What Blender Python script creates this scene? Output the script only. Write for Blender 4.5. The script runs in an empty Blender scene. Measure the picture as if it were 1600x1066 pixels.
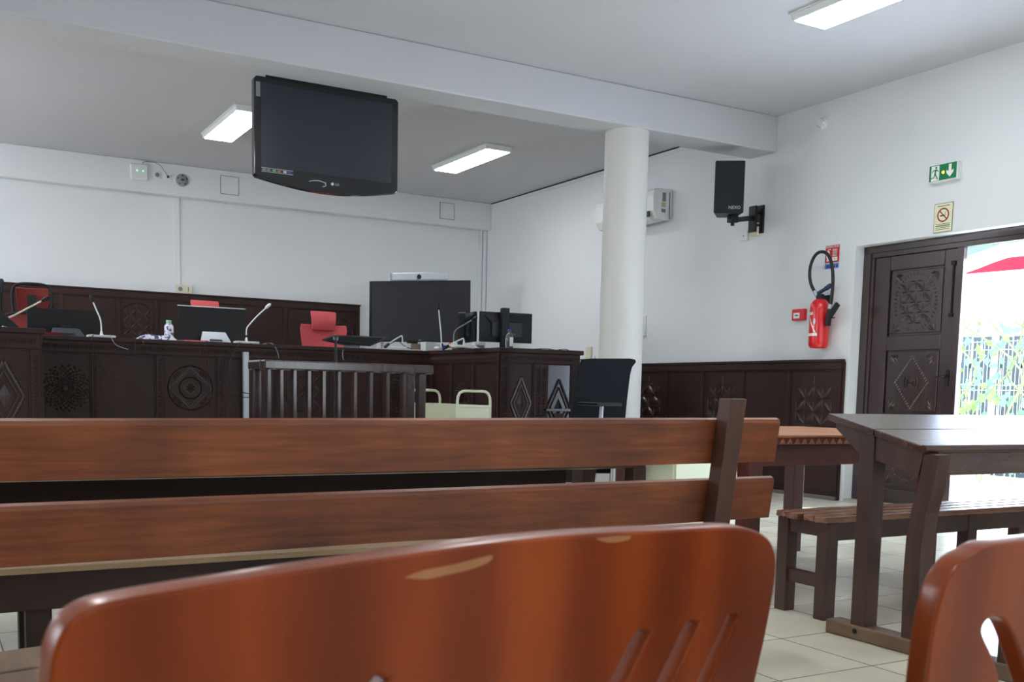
import bpy, bmesh, math, random
from mathutils import Vector, Matrix
random.seed(7)
S = bpy.context.scene
COL = S.collection

# ------------------------------------------------------------------ camera
W_PX, H_PX = 1600.0, 1066.0
F_PX, CX, CY = 1613.85, 800.0, 770.22
YAW, PITCH, ROLL, EYE = 0.5241559, -0.09683192, 0.02120761, 0.95

def cam_rows():
    cy, sy = math.cos(YAW), math.sin(YAW); cp, sp = math.cos(PITCH), math.sin(PITCH)
    cr, sr = math.cos(ROLL), math.sin(ROLL)
    fwd = Vector((cp*sy, cp*cy, sp)); right = Vector((cy, -sy, 0)); up = right.cross(fwd)
    return cr*right + sr*up, -sr*right + cr*up, fwd
RX, RY, RF = cam_rows()
cam_d = bpy.data.cameras.new('camera'); cam = bpy.data.objects.new('camera', cam_d); COL.objects.link(cam)
m = Matrix.Identity(4)
for i in range(3):
    m[i][0] = RX[i]; m[i][1] = RY[i]; m[i][2] = -RF[i]
m[2][3] = EYE
cam.matrix_world = m
cam_d.sensor_fit = 'HORIZONTAL'; cam_d.sensor_width = 36.0
cam_d.lens = F_PX/W_PX*36.0
cam_d.shift_y = (CY - H_PX/2)/W_PX
cam_d.clip_start = 0.02; cam_d.clip_end = 200
cam_d.dof.use_dof = True; cam_d.dof.focus_distance = 7.5; cam_d.dof.aperture_fstop = 18
S.camera = cam

# ------------------------------------------------------------------ view
S.view_settings.view_transform = 'Standard'; S.view_settings.look = 'None'
S.view_settings.gamma = 1.0; S.view_settings.use_curve_mapping = False
S.view_settings.exposure = 0.25

# ------------------------------------------------------------------ daylight
w = bpy.data.worlds.new('world'); S.world = w; w.use_nodes = True
nt = w.node_tree
bg = nt.nodes['Background']
bg.inputs['Color'].default_value = (0.80, 0.92, 1.0, 1); bg.inputs['Strength'].default_value = 3.0
sun_d = bpy.data.lights.new('sun', 'SUN'); sun_d.energy = 11.0; sun_d.angle = 0.02; sun_d.color = (1, .97, .92)
sun = bpy.data.objects.new('sun', sun_d); COL.objects.link(sun)
sun.rotation_euler = (math.radians(20), math.radians(27), 0)   # high sun coming down towards the porch outside the door

def area(name, loc, rot, sx, sy, power, color):
    d = bpy.data.lights.new(name, 'AREA'); d.shape = 'RECTANGLE'; d.size = sx; d.size_y = sy; d.energy = power; d.color = color
    o = bpy.data.objects.new(name, d); COL.objects.link(o); o.location = loc; o.rotation_euler = rot
    return o
# area lamps: daylight by doorways and unseen rear window, plus added fill at left
P2 = math.pi/2
UP = math.radians(35)      # tilts the lamps up to brighten the ceiling, as ground bounce would
area('daylight_rear_doorway', (5.0, -3.98, 1.25), (P2+UP, 0, 0), 1.2, 2.2, 22, (.84, .91, 1))
area('daylight_rear_window', (1.2, -3.98, 1.9), (P2+UP, 0, 0), 2.2, 1.3, 10, (.90, .94, 1))
area('left_window_fill', (-3.48, 3.2, 1.9), (0, -P2-UP, 0), 1.3, 3.0, 25, (.93, .95, 1))
area('left_window_fill', (-3.48, 10.6, 2.4), (0, -P2-UP, 0), 1.3, 3.0, 115, (.93, .95, 1))
area('daylight_doorway', (7.86, 5.32, 1.12), (0, P2, 0), 2.1, 0.92, 84, (.66, .8, 1))

# ------------------------------------------------------------------ helpers
def ray(px, py):
    d = ((px-CX)/F_PX)*RX + (-(py-CY)/F_PX)*RY + RF
    return Vector(d)
CAM = Vector((0, 0, EYE))
def on_y(px, py, y): d = ray(px, py); return CAM + d*(y/d.y)
def on_x(px, py, x): d = ray(px, py); return CAM + d*(x/d.x)
def on_z(px, py, z): d = ray(px, py); return CAM + d*((z-EYE)/d.z)

def lin(c):
    f = lambda v: v/12.92 if v <= .04045 else ((v+.055)/1.055)**2.4
    return tuple(f(v/255.0) for v in c) + (1.0,)

MATS = {}
def mat(name, col, rough=.5, metal=0., bump=0., bscale=60., var=0., vscale=3., coat=0., emit=None, estr=0., trans=0., spec=.5, stretch=None, alpha=1.):
    if name in MATS: return MATS[name]
    mt = bpy.data.materials.new(name); mt.use_nodes = True; MATS[name] = mt
    n = mt.node_tree.nodes; l = mt.node_tree.links; b = n['Principled BSDF']
    c = lin(col)
    b.inputs['Base Color'].default_value = c; b.inputs['Roughness'].default_value = rough; b.inputs['Metallic'].default_value = metal
    b.inputs['Coat Weight'].default_value = coat; b.inputs['Coat Roughness'].default_value = .12
    b.inputs['Transmission Weight'].default_value = trans; b.inputs['Specular IOR Level'].default_value = spec
    b.inputs['Alpha'].default_value = alpha
    if emit: b.inputs['Emission Color'].default_value = lin(emit); b.inputs['Emission Strength'].default_value = estr
    if var or bump:
        tc = n.new('ShaderNodeTexCoord'); mp = n.new('ShaderNodeMapping'); l.new(tc.outputs['Object'], mp.inputs[0])
        if stretch: mp.inputs['Scale'].default_value = stretch
    if var:
        no = n.new('ShaderNodeTexNoise'); no.inputs['Scale'].default_value = vscale; no.inputs['Detail'].default_value = 6
        l.new(mp.outputs[0], no.inputs['Vector'])
        mx = n.new('ShaderNodeMix'); mx.data_type = 'RGBA'
        mx.inputs[6].default_value = tuple(v*(1-var) for v in c[:3])+(1,); mx.inputs[7].default_value = tuple(min(1, v*(1+var)) for v in c[:3])+(1,)
        l.new(no.outputs['Fac'], mx.inputs[0]); l.new(mx.outputs[2], b.inputs['Base Color'])
    if bump:
        n2 = n.new('ShaderNodeTexNoise'); n2.inputs['Scale'].default_value = bscale; n2.inputs['Detail'].default_value = 3
        l.new(mp.outputs[0], n2.inputs['Vector'])
        bp = n.new('ShaderNodeBump'); bp.inputs['Strength'].default_value = bump; bp.inputs['Distance'].default_value = .01
        l.new(n2.outputs['Fac'], bp.inputs['Height']); l.new(bp.outputs[0], b.inputs['Normal'])
    return mt

def wood(name, dark, mid, light, axis='X', rough=.35, grain=18., coat=.0, spec=.5, band=0., rvar=.12, stain=.0):
    """long grain along one axis, broad tone patches, pores in the gloss"""
    if name in MATS: return MATS[name]
    mt = bpy.data.materials.new(name); mt.use_nodes = True; MATS[name] = mt
    n = mt.node_tree.nodes; l = mt.node_tree.links; b = n['Principled BSDF']
    tc = n.new('ShaderNodeTexCoord'); mp = n.new('ShaderNodeMapping'); l.new(tc.outputs['Object'], mp.inputs[0])
    s = {'X': (.06, 1, 1), 'Y': (1, .06, 1), 'Z': (1, 1, .06)}[axis]
    mp.inputs['Scale'].default_value = s
    g = n.new('ShaderNodeTexNoise'); g.inputs['Scale'].default_value = grain; g.inputs['Detail'].default_value = 8; g.inputs['Roughness'].default_value = .65; g.inputs['Distortion'].default_value = .6
    l.new(mp.outputs[0], g.inputs['Vector'])
    p = n.new('ShaderNodeTexNoise'); p.inputs['Scale'].default_value = 2.6; p.inputs['Detail'].default_value = 4
    l.new(tc.outputs['Object'], p.inputs['Vector'])
    add = n.new('ShaderNodeMath'); add.operation = 'MULTIPLY_ADD'; add.inputs[1].default_value = .55
    l.new(p.outputs['Fac'], add.inputs[0])
    mul = n.new('ShaderNodeMath'); mul.operation = 'MULTIPLY'; mul.inputs[1].default_value = .5
    l.new(g.outputs['Fac'], mul.inputs[0]); l.new(mul.outputs[0], add.inputs[2])
    last = add
    if band:
        wv = n.new('ShaderNodeTexWave'); wv.wave_type = 'BANDS'; wv.bands_direction = {'X': 'Y', 'Y': 'X', 'Z': 'X'}[axis]
        wv.inputs['Scale'].default_value = band; wv.inputs['Distortion'].default_value = 9; wv.inputs['Detail'].default_value = 3; wv.inputs['Detail Scale'].default_value = .5
        l.new(mp.outputs[0], wv.inputs['Vector'])
        a2 = n.new('ShaderNodeMath'); a2.operation = 'MULTIPLY_ADD'; a2.inputs[1].default_value = .20
        l.new(wv.outputs['Fac'], a2.inputs[0]); l.new(add.outputs[0], a2.inputs[2])
        a3 = n.new('ShaderNodeMath'); a3.operation = 'SUBTRACT'; a3.inputs[1].default_value = .10; l.new(a2.outputs[0], a3.inputs[0]); last = a3
    r = n.new('ShaderNodeValToRGB'); e = r.color_ramp.elements
    e[0].position = .34; e[0].color = lin(dark); e[1].position = .72; e[1].color = lin(light)
    k = e.new(.52); k.color = lin(mid)
    l.new(last.outputs[0], r.inputs[0]); l.new(r.outputs[0], b.inputs['Base Color'])
    rr = n.new('ShaderNodeMapRange'); rr.inputs[3].default_value = rough-rvar; rr.inputs[4].default_value = rough+rvar
    l.new(g.outputs['Fac'], rr.inputs[0]); l.new(rr.outputs[0], b.inputs['Roughness'])
    bp = n.new('ShaderNodeBump'); bp.inputs['Strength'].default_value = .12; bp.inputs['Distance'].default_value = .004
    l.new(g.outputs['Fac'], bp.inputs['Height']); l.new(bp.outputs[0], b.inputs['Normal'])
    b.inputs['Coat Weight'].default_value = coat; b.inputs['Coat Roughness'].default_value = .15; b.inputs['Specular IOR Level'].default_value = spec
    return mt

class MB:
    """collects shapes in one bmesh"""
    def __init__(s): s.bm = bmesh.new()
    def v(s, p): return s.bm.verts.new(p)
    def face(s, pts):
        try: return s.bm.faces.new([s.v(p) for p in pts])
        except ValueError: return None
    def hexa(s, P):
        vs = [s.v(p) for p in P]
        for q in ((0,1,2,3), (7,6,5,4), (0,4,5,1), (1,5,6,2), (2,6,7,3), (3,7,4,0)):
            s.bm.faces.new([vs[i] for i in q])
        return s
    def box(s, x0, x1, y0, y1, z0, z1):
        x0, x1 = min(x0, x1), max(x0, x1); y0, y1 = min(y0, y1), max(y0, y1); z0, z1 = min(z0, z1), max(z0, z1)
        return s.hexa([(x0,y0,z0),(x0,y1,z0),(x1,y1,z0),(x1,y0,z0),(x0,y0,z1),(x0,y1,z1),(x1,y1,z1),(x1,y0,z1)])
    def bar(s, a, b, w, h, up=(0,0,1)):
        """box between two points: w across, h along up"""
        a = Vector(a); b = Vector(b); d = (b-a).normalized(); up = Vector(up)
        sd = d.cross(up)
        if sd.length < 1e-4: sd = d.cross(Vector((1, 0, 0)))
        sd.normalize(); u = sd.cross(d).normalized(); sd *= w/2; u *= h/2
        return s.hexa([a-sd-u, a-sd+u, a+sd+u, a+sd-u, b-sd-u, b-sd+u, b+sd+u, b+sd-u])
    def prism(s, pts, d):
        """polygon pts extruded by vector d"""
        d = Vector(d); A = [s.v(p) for p in pts]; B = [s.v(Vector(p)+d) for p in pts]
        n = len(pts); s.bm.faces.new(A); s.bm.faces.new(B[::-1])
        for i in range(n): s.bm.faces.new([A[i], B[i], B[(i+1) % n], A[(i+1) % n]])
        return s
    def tube(s, pts, r, seg=8, cap=True):
        pts = [Vector(p) for p in pts]; rings = []; rs = r if isinstance(r, (list, tuple)) else [r]*len(pts)
        prev = None
        for i, p in enumerate(pts):
            t = (pts[min(i+1, len(pts)-1)]-pts[max(i-1, 0)]).normalized()
            if prev is None:
                a = t.cross(Vector((0, 0, 1)));
                if a.length < .05: a = t.cross(Vector((1, 0, 0)))
            else: a = prev - t*prev.dot(t)
            a.normalize(); prev = a; b = t.cross(a)
            rings.append([s.v(p+(a*math.cos(2*math.pi*k/seg)+b*math.sin(2*math.pi*k/seg))*rs[i]) for k in range(seg)])
        for A, B in zip(rings, rings[1:]):
            for k in range(seg): s.bm.faces.new([A[k], A[(k+1) % seg], B[(k+1) % seg], B[k]])
        if cap: s.bm.faces.new(rings[0][::-1]); s.bm.faces.new(rings[-1])
        return s
    def lathe(s, prof, c=(0,0,0), seg=24, axis='Z', cap=True):
        c = Vector(c); rings = []
        for r, h in prof:
            ring = []
            for k in range(seg):
                a = 2*math.pi*k/seg; q = (r*math.cos(a), r*math.sin(a), h)
                if axis == 'Y': q = (q[0], q[2], q[1])
                if axis == 'X': q = (q[2], q[0], q[1])
                ring.append(s.v(c+Vector(q)))
            rings.append(ring)
        for A, B in zip(rings, rings[1:]):
            for k in range(seg): s.bm.faces.new([A[k], A[(k+1) % seg], B[(k+1) % seg], B[k]])
        if cap: s.bm.faces.new(rings[0][::-1]); s.bm.faces.new(rings[-1])
        return s
    def build(s, name, mt, parent=None, bev=0., smooth=False, world=False, seg=2, label=None):
        if world and parent is not None:
            M = (Matrix.Translation(parent.location) @ parent.rotation_euler.to_matrix().to_4x4()).inverted()
            bmesh.ops.transform(s.bm, matrix=M, verts=s.bm.verts)
        bmesh.ops.recalc_face_normals(s.bm, faces=s.bm.faces)
        me = bpy.data.meshes.new(name); s.bm.to_mesh(me); s.bm.free()
        me.materials.append(mt)
        if smooth:
            for p in me.polygons: p.use_smooth = True
            me.set_sharp_from_angle(angle=math.radians(40))
        o = bpy.data.objects.new(name, me); COL.objects.link(o)
        if parent is not None: o.parent = parent
        if bev:
            b = o.modifiers.new('edge', 'BEVEL'); b.width = bev; b.segments = seg; b.limit_method = 'ANGLE'; b.angle_limit = math.radians(40)
        if label: o['label'] = label
        return o

def thing(name, label, cat, loc=(0,0,0), rotz=0., group=None):
    o = bpy.data.objects.new(name, None); COL.objects.link(o); o.empty_display_size = .1
    o.location = loc; o.rotation_euler = (0, 0, rotz); o['label'] = label; o['category'] = cat
    if group: o['group'] = group
    return o
def tag(o, label, cat, group=None, kind=None):
    o['label'] = label; o['category'] = cat
    if group: o['group'] = group
    if kind: o['kind'] = kind
    return o
def struct(o, label=None):
    o['kind'] = 'structure'
    if label: o['label'] = label
    return o
def sub(root, loc, rotz=0.):
    return (root, Matrix.Translation(loc) @ Matrix.Rotation(rotz, 4, 'Z'))
def copy_tree(o, label=None, loc=None, rotz=None, group=None):
    r = o.copy(); COL.objects.link(r)
    if loc is not None: r.location = loc
    if rotz is not None: r.rotation_euler = (0, 0, rotz)
    if label: r['label'] = label
    if group: r['group'] = group
    for ch in [c for c in bpy.data.objects if c.parent == o]:
        c = ch.copy(); COL.objects.link(c); c.parent = r
        for g in [q for q in bpy.data.objects if q.parent == ch]:
            d = g.copy(); COL.objects.link(d); d.parent = c
    return r
def text_mesh(name, body, size, mt, parent, M, depth=.0006, align='CENTER', label=None):
    c = bpy.data.curves.new(name, 'FONT'); c.body = body; c.size = size; c.extrude = depth; c.align_x = align; c.align_y = 'CENTER'
    c.resolution_u = 3
    t = bpy.data.objects.new(name, c); COL.objects.link(t)
    dg = bpy.context.evaluated_depsgraph_get(); me = bpy.data.meshes.new_from_object(t.evaluated_get(dg))
    bpy.data.objects.remove(t); me.transform(M); me.materials.clear(); me.materials.append(mt)
    o = bpy.data.objects.new(name, me); COL.objects.link(o); o.parent = parent
    if label: o['label'] = label
    return o
# text lies in local XY facing +Z; this turns it to face -Y (local) with x to the right
FACE_NY = Matrix.Rotation(math.pi/2, 4, 'X')

# ------------------------------------------------------------------ materials
M_wall = mat('wall_paint', (225, 228, 231), .75, bump=.25, bscale=120, var=.02, vscale=2)
M_ceil = mat('ceiling_paint', (200, 200, 206), .8, bump=.2, bscale=90, var=.02)
M_dark = wood('dark_carved_wood', (36, 20, 19), (47, 27, 25), (60, 35, 31), 'X', rough=.52, spec=.32)
M_darkz = wood('dark_wood_upright', (36, 20, 19), (47, 27, 25), (60, 35, 31), 'Z', rough=.52, spec=.32)
M_sheen = mat('sheen_wood', (48, 34, 38), .28, coat=.5, var=.1)  # lilac base colour paints in part of the door light's sheen
M_relief = wood('carved_relief_wood', (38, 23, 22), (52, 31, 29), (66, 40, 36), 'X', rough=.34, spec=.6, rvar=.04)
M_shade = wood('shade_darkened_wood', (30, 18, 15), (42, 26, 21), (54, 34, 27), 'X', rough=.6, spec=.3)  # brown darkened to paint in shade under the seat and behind the backrest gap
M_gloss = wood('dark_varnished_wood', (40, 26, 28), (50, 32, 34), (62, 40, 38), 'Z', rough=.22, coat=.6, rvar=.05)
M_bench = wood('red_brown_bench_wood', (72, 36, 20), (114, 58, 30), (150, 84, 44), 'X', rough=.40, grain=44, spec=.4)
M_post = wood('bench_post_wood', (58, 32, 24), (76, 43, 32), (98, 60, 44), 'Z', rough=.45, grain=30)
M_desk = wood('tall_desk_wood', (52, 30, 22), (70, 43, 32), (92, 60, 45), 'X', rough=.25, grain=24, coat=.3, rvar=.08)
M_deskz = wood('tall_desk_leg_wood', (48, 28, 24), (64, 38, 30), (86, 54, 42), 'Z', rough=.45, grain=24)
M_foot = wood('worn_foot_wood', (88, 66, 50), (112, 88, 68), (138, 112, 88), 'Y', rough=.6, grain=24)
M_slat = wood('slat_wood', (96, 60, 46), (128, 84, 64), (160, 116, 90), 'X', rough=.27, grain=26)
M_tan = wood('worn_tan_slat_wood', (120, 96, 70), (156, 128, 96), (186, 160, 124), 'X', rough=.4, grain=26)
M_ctable = wood('orange_striped_table_wood', (150, 84, 48), (190, 124, 78), (222, 166, 120), 'X', rough=.35, grain=16, band=3.)
M_cdark = wood('red_table_frame_wood', (66, 30, 26), (86, 40, 34), (108, 54, 44), 'X', rough=.35)
M_ply = wood('orange_plywood', (96, 34, 5), (120, 46, 7), (148, 64, 14), 'Z', rough=.36, grain=7, coat=.04, band=3.5, rvar=.05, spec=.22)
M_plye = mat('plywood_edge', (136, 60, 24), .3, var=.2, vscale=30, coat=.2, stretch=(.2, .2, 3))
M_black = mat('black_plastic', (20, 21, 25), .45, spec=.35)
M_gblack = mat('glossy_black_plastic', (14, 16, 22), .12, coat=.4)
M_screen = mat('reflection_tinted_screen', (26, 33, 46), .22, spec=.6)  # bluish lift in the base colour stands for room reflections
M_mscreen = mat('matt_dark_screen', (34, 34, 40), .3, spec=.5)
M_fabric = mat('black_mesh_fabric', (18, 20, 27), .9, spec=.25, bump=.5, bscale=400)
M_red = mat('red_chair_fabric', (204, 84, 90), .8, bump=.3, bscale=300)
M_dred = mat('dark_red_fabric', (120, 30, 28), .75)
M_white = mat('white_plastic', (225, 228, 228), .4)
M_cream = mat('cream_plastic', (214, 210, 186), .45)
M_creamm = mat('cream_painted_metal', (206, 210, 184), .4)
M_grey = mat('grey_plastic', (120, 124, 130), .45)
M_lgrey = mat('light_grey_metal', (186, 192, 200), .4, metal=.3)
M_chrome = mat('chrome', (200, 200, 205), .18, metal=1)
M_extred = mat('extinguisher_red', (214, 22, 28), .28, coat=.4)
M_signred = mat('sign_red', (190, 28, 36), .5)
M_green = mat('sign_green', (12, 120, 72), .45)
M_signwhite = mat('sign_white', (235, 238, 235), .5)
M_signcream = mat('sign_cream', (226, 224, 190), .6)
M_blue = mat('blue_plastic', (40, 60, 150), .4)
M_ink = mat('black_ink', (30, 30, 32), .7)
M_paper = mat('white_paper', (232, 232, 228), .8)
M_cable = mat('black_cable', (20, 20, 24), .5)
M_gcable = mat('grey_cable', (150, 152, 156), .5)
M_lamp = mat('lamp_diffuser', (255, 255, 255), .5, emit=(246, 251, 252), estr=20.0)

def tile_material():
    mt = bpy.data.materials.new('beige_floor_tile'); mt.use_nodes = True
    n = mt.node_tree.nodes; l = mt.node_tree.links; b = n['Principled BSDF']
    g = n.new('ShaderNodeNewGeometry'); sx = n.new('ShaderNodeSeparateXYZ'); l.new(g.outputs['Position'], sx.inputs[0])
    T = .4510
    def line(sock, o0):
        a = n.new('ShaderNodeMath'); a.operation = 'SUBTRACT'; l.new(sock, a.inputs[0]); a.inputs[1].default_value = o0-200*T
        d = n.new('ShaderNodeMath'); d.operation = 'DIVIDE'; l.new(a.outputs[0], d.inputs[0]); d.inputs[1].default_value = T
        p = n.new('ShaderNodeMath'); p.operation = 'PINGPONG'; l.new(d.outputs[0], p.inputs[0]); p.inputs[1].default_value = .5
        return p, d
    px_, dx = line(sx.outputs[0], 2.950); py_, dy = line(sx.outputs[1], 2.945)
    mn = n.new('ShaderNodeMath'); mn.operation = 'MINIMUM'; l.new(px_.outputs[0], mn.inputs[0]); l.new(py_.outputs[0], mn.inputs[1])
    lt = n.new('ShaderNodeMath'); lt.operation = 'LESS_THAN'; l.new(mn.outputs[0], lt.inputs[0]); lt.inputs[1].default_value = .0055
    fx = n.new('ShaderNodeMath'); fx.operation = 'FLOOR'; l.new(dx.outputs[0], fx.inputs[0])
    fy = n.new('ShaderNodeMath'); fy.operation = 'FLOOR'; l.new(dy.outputs[0], fy.inputs[0])
    cb = n.new('ShaderNodeCombineXYZ'); l.new(fx.outputs[0], cb.inputs[0]); l.new(fy.outputs[0], cb.inputs[1])
    wn = n.new('ShaderNodeTexWhiteNoise'); l.new(cb.outputs[0], wn.inputs[0])
    no = n.new('ShaderNodeTexNoise'); no.inputs['Scale'].default_value = 3.; no.inputs['Detail'].default_value = 6; l.new(g.outputs['Position'], no.inputs['Vector'])
    r = n.new('ShaderNodeValToRGB'); e = r.color_ramp.elements
    e[0].position = .3; e[0].color = lin((218, 212, 192)); e[1].position = .7; e[1].color = lin((234, 229, 210))
    av = n.new('ShaderNodeMath'); av.operation = 'MULTIPLY_ADD'; av.inputs[1].default_value = .25; l.new(wn.outputs[0], av.inputs[0])
    m2 = n.new('ShaderNodeMath'); m2.operation = 'MULTIPLY'; m2.inputs[1].default_value = .75; l.new(no.outputs['Fac'], m2.inputs[0]); l.new(m2.outputs[0], av.inputs[2])
    l.new(av.outputs[0], r.inputs[0])
    mx = n.new('ShaderNodeMix'); mx.data_type = 'RGBA'; l.new(lt.outputs[0], mx.inputs[0]); l.new(r.outputs[0], mx.inputs[6]); mx.inputs[7].default_value = lin((92, 86, 72))
    l.new(mx.outputs[2], b.inputs['Base Color'])
    rr = n.new('ShaderNodeMapRange'); rr.inputs[3].default_value = .20; rr.inputs[4].default_value = .30; l.new(no.outputs['Fac'], rr.inputs[0]); l.new(rr.outputs[0], b.inputs['Roughness'])
    return mt
M_tile = tile_material()

# ------------------------------------------------------------------ room shell
XL, XR, YF, YB, ZC = -3.5, 7.54, -4.0, 13.98, 3.745
DY0, DY1, DZ = 4.72, 6.82, 2.354          # doorway in the right wall
struct(MB().box(XL-.3, XR+.25, YF-.3, YB+.3, -.2, 0).build('floor', M_tile), 'beige square floor tiles with dark joints')
struct(MB().box(XL-.3, XR+.25, YF-.3, YB+.3, ZC, ZC+.25).build('ceiling', M_ceil), 'plain white painted ceiling')
struct(MB().box(XL-.3, XR+.25, YB, YB+.3, 0, ZC).build('wall_back', M_wall), 'white wall behind the raised judges desk')
wr = MB()
wr.box(XR, XR+.25, YF, DY0, 0, ZC); wr.box(XR, XR+.25, DY1, YB, 0, ZC); wr.box(XR, XR+.25, DY0, DY1, DZ, ZC)
struct(wr.build('wall_right', M_wall), 'white side wall with the carved exit door')
wl = MB()      # left wall with two window openings, out of view
for a, b in ((YF, 1.7), (4.7, 9.1), (12.1, YB)): wl.box(XL-.3, XL, a, b, 0, ZC)
for a, b, z0, z1 in ((1.7, 4.7, 1.25, 2.55), (9.1, 12.1, 1.75, 3.05)):
    wl.box(XL-.3, XL, a, b, 0, z0); wl.box(XL-.3, XL, a, b, z1, ZC)
struct(wl.build('wall_left', M_wall))
wf = MB()
wf.box(XL-.3, .1, YF-.3, YF, 0, ZC); wf.box(2.3, 4.4, YF-.3, YF, 0, ZC); wf.box(5.6, XR+.25, YF-.3, YF, 0, ZC)
wf.box(.1, 2.3, YF-.3, YF, 0, 1.25); wf.box(.1, 2.3, YF-.3, YF, 2.55, ZC); wf.box(4.4, 5.6, YF-.3, YF, 2.35, ZC)
struct(wf.build('wall_front', M_wall))
struct(MB().box(XL, XR, 13.83, YB, 3.355, ZC).build('trim_1', M_wall, bev=.01), 'white boxed soffit along the top of the back wall')
bm_ = MB(); bm_.prism([(XL, 7.90, ZC), (XL, 7.90, 3.395), (XL, 8.285, 3.395), (XL, 8.285, ZC)], (XR-XL, 0, 0))
struct(bm_.build('trim_2', M_ceil, bev=.012), 'white ceiling beam crossing the room above the round column')
struct(MB().lathe([(.207, 0), (.205, 3.395)], (5.855, 8.115, 0), 48).build('trim_3', mat('column_paint', (212, 211, 208), .55, bump=.15, bscale=100), smooth=True), 'white round column carrying the ceiling beam')
struct(MB().box(XR-.012, XR, 8.285, 13.83, ZC-.012, ZC-.001).build('trim_4', M_black), 'thin dark gap between ceiling and side wall')
struct(MB().box(XR-.014, XR, 8.285, 13.83, ZC-.055, ZC-.02).build('trim_5', M_wall, bev=.003), 'slim white cable trunking under the ceiling')
struct(MB().box(7.41, 7.46, 13.955, YB, 1.3, 3.355).box(7.475, 7.53, 13.945, YB, 1.3, 3.355).build('trim_6', M_wall, bev=.004), 'white vertical cable trunkings in the room corner')
struct(MB().box(2.955, 3.03, 13.962, YB, 2.25, 3.355).build('trim_7', M_wall, bev=.003), 'white vertical trunking down to the double socket')
pf = MB()
pf.box(XL, XR, 10.93, YB, 0, .6); pf.box(5.35, 7.0, 9.5, 10.93, 0, .6); pf.box(XL, .85, 9.9, 10.93, 0, .6)
struct(pf.build('floor_platform', M_tile), 'raised platform behind the judges desk')

# ------------------------------------------------------------------ carving (chip carved reliefs, built as shallow ridged solids)
def petal(mb, c, a, L, wd, h, T=None):
    """lens shaped chip: c=(u,v) start, a angle, L length; local plane is XZ, relief towards -Y"""
    n = 5; ca, sa = math.cos(a), math.sin(a); pts = []; ridge = []
    for i in range(n+1):
        t = i/n; hw = wd/2*math.sin(math.pi*t)
        pts.append((t*L, hw)); ridge.append((t*L, 0, h*math.sin(math.pi*t)))
    def W(u, v, d): return (c[0]+u*ca-v*sa, -d, c[1]+u*sa+v*ca)
    R = [mb.v(W(x, 0, d)) for x, _, d in ridge]
    Lf = [mb.v(W(x, y, 0)) for x, y in pts[1:-1]]; Rt = [mb.v(W(x, -y, 0)) for x, y in pts[1:-1]]
    for side in (Lf, Rt):
        mb.bm.faces.new([R[0], side[0], R[1]])
        for i in range(1, n-1): mb.bm.faces.new([R[i], side[i-1], side[i], R[i+1]])
        mb.bm.faces.new([R[n-1], side[n-2], R[n]])
def chip(mb, pts, h, base=0.):
    """low pyramid over polygon pts (u,v)"""
    cu = sum(p[0] for p in pts)/len(pts); cv = sum(p[1] for p in pts)/len(pts)
    a = mb.v((cu, -h-base, cv)); B = [mb.v((p[0], -base, p[1])) for p in pts]
    for i in range(len(B)): mb.bm.faces.new([a, B[i], B[(i+1) % len(B)]])
def ring(mb, cu, cv, r0, r1, h, seg=40):
    A = []
    for k in range(seg):
        t = 2*math.pi*k/seg; c, s_ = math.cos(t), math.sin(t)
        A.append([mb.v((cu+r0*c, 0, cv+r0*s_)), mb.v((cu+(r0+r1)/2*c, -h, cv+(r0+r1)/2*s_)), mb.v((cu+r1*c, 0, cv+r1*s_))])
    for k in range(seg):
        P_, Q = A[k], A[(k+1) % seg]
        mb.bm.faces.new([P_[0], Q[0], Q[1], P_[1]]); mb.bm.faces.new([P_[1], Q[1], Q[2], P_[2]])
def diamond_line(mb, cu, cv, du, dv, t, h):
    P_ = [(du, 0), (0, dv), (-du, 0), (0, -dv)]
    for i in range(4):
        a, b = P_[i], P_[(i+1) % 4]
        L = math.hypot(b[0]-a[0], b[1]-a[1]); nx, ny = (b[1]-a[1])/L*t/2, -(b[0]-a[0])/L*t/2
        mb.prism([(cu+a[0]+nx, 0, cv+a[1]+ny), (cu+b[0]+nx, 0, cv+b[1]+ny), (cu+b[0]-nx, 0, cv+b[1]-ny), (cu+a[0]-nx, 0, cv+a[1]-ny)], (0, -h, 0))
def star_medallion(mb, cu, cv, R, s=.1, h=.012, sv=1.0):
    """circle filled by a net of eight petalled stars"""
    n = int(R/s)+2
    for i in range(-n, n+1):
        for j in range(-n, n+1):
            if (i+j) % 2: continue
            x, y = i*s, j*s*sv
            for a, L, wd in ((math.pi/4, s*1.41, s*.42), (3*math.pi/4, s*1.41, s*.42)):
                mx, my = x+math.cos(a)*L/2, y+math.sin(a)*L/2
                if (mx/R)**2+(my/(R*sv))**2 < .92: petal(mb, (cu+x+.02*L*math.cos(a), cv+y+.02*L*math.sin(a)), a, L*.96, wd*.92, h)
            for a in (0, math.pi/2, math.pi, -math.pi/2):
                mx, my = x+math.cos(a)*s*.45, y+math.sin(a)*s*.45
                if (mx/R)**2+(my/(R*sv))**2 < .92: petal(mb, (cu+x, cv+y), a, s*.9, s*.13, h*.5)
def scale_flower(mb, cu, cv, R, rings=8, h=.012):
    h = min(h, .013)
    for k in range(rings):
        r = R*(.22+.74*k/(rings-1)); m_ = 24; ln = R*.13
        for q in range(m_):
            a = 2*math.pi*(q+.5*(k % 2))/m_
            petal(mb, (cu+(r-ln/2)*math.cos(a), cv+(r-ln/2)*math.sin(a)), a, ln, 2*math.pi*r/m_*.66, h)
    ring(mb, cu, cv, R*.1, R*.16, h)
def fan(mb, cu, cv, a0, L, h=.012, k=5, spread=1.3):
    for i in range(k):
        a = a0-spread/2+spread*i/(k-1); petal(mb, (cu, cv), a, L, L*.26, h)
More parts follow.
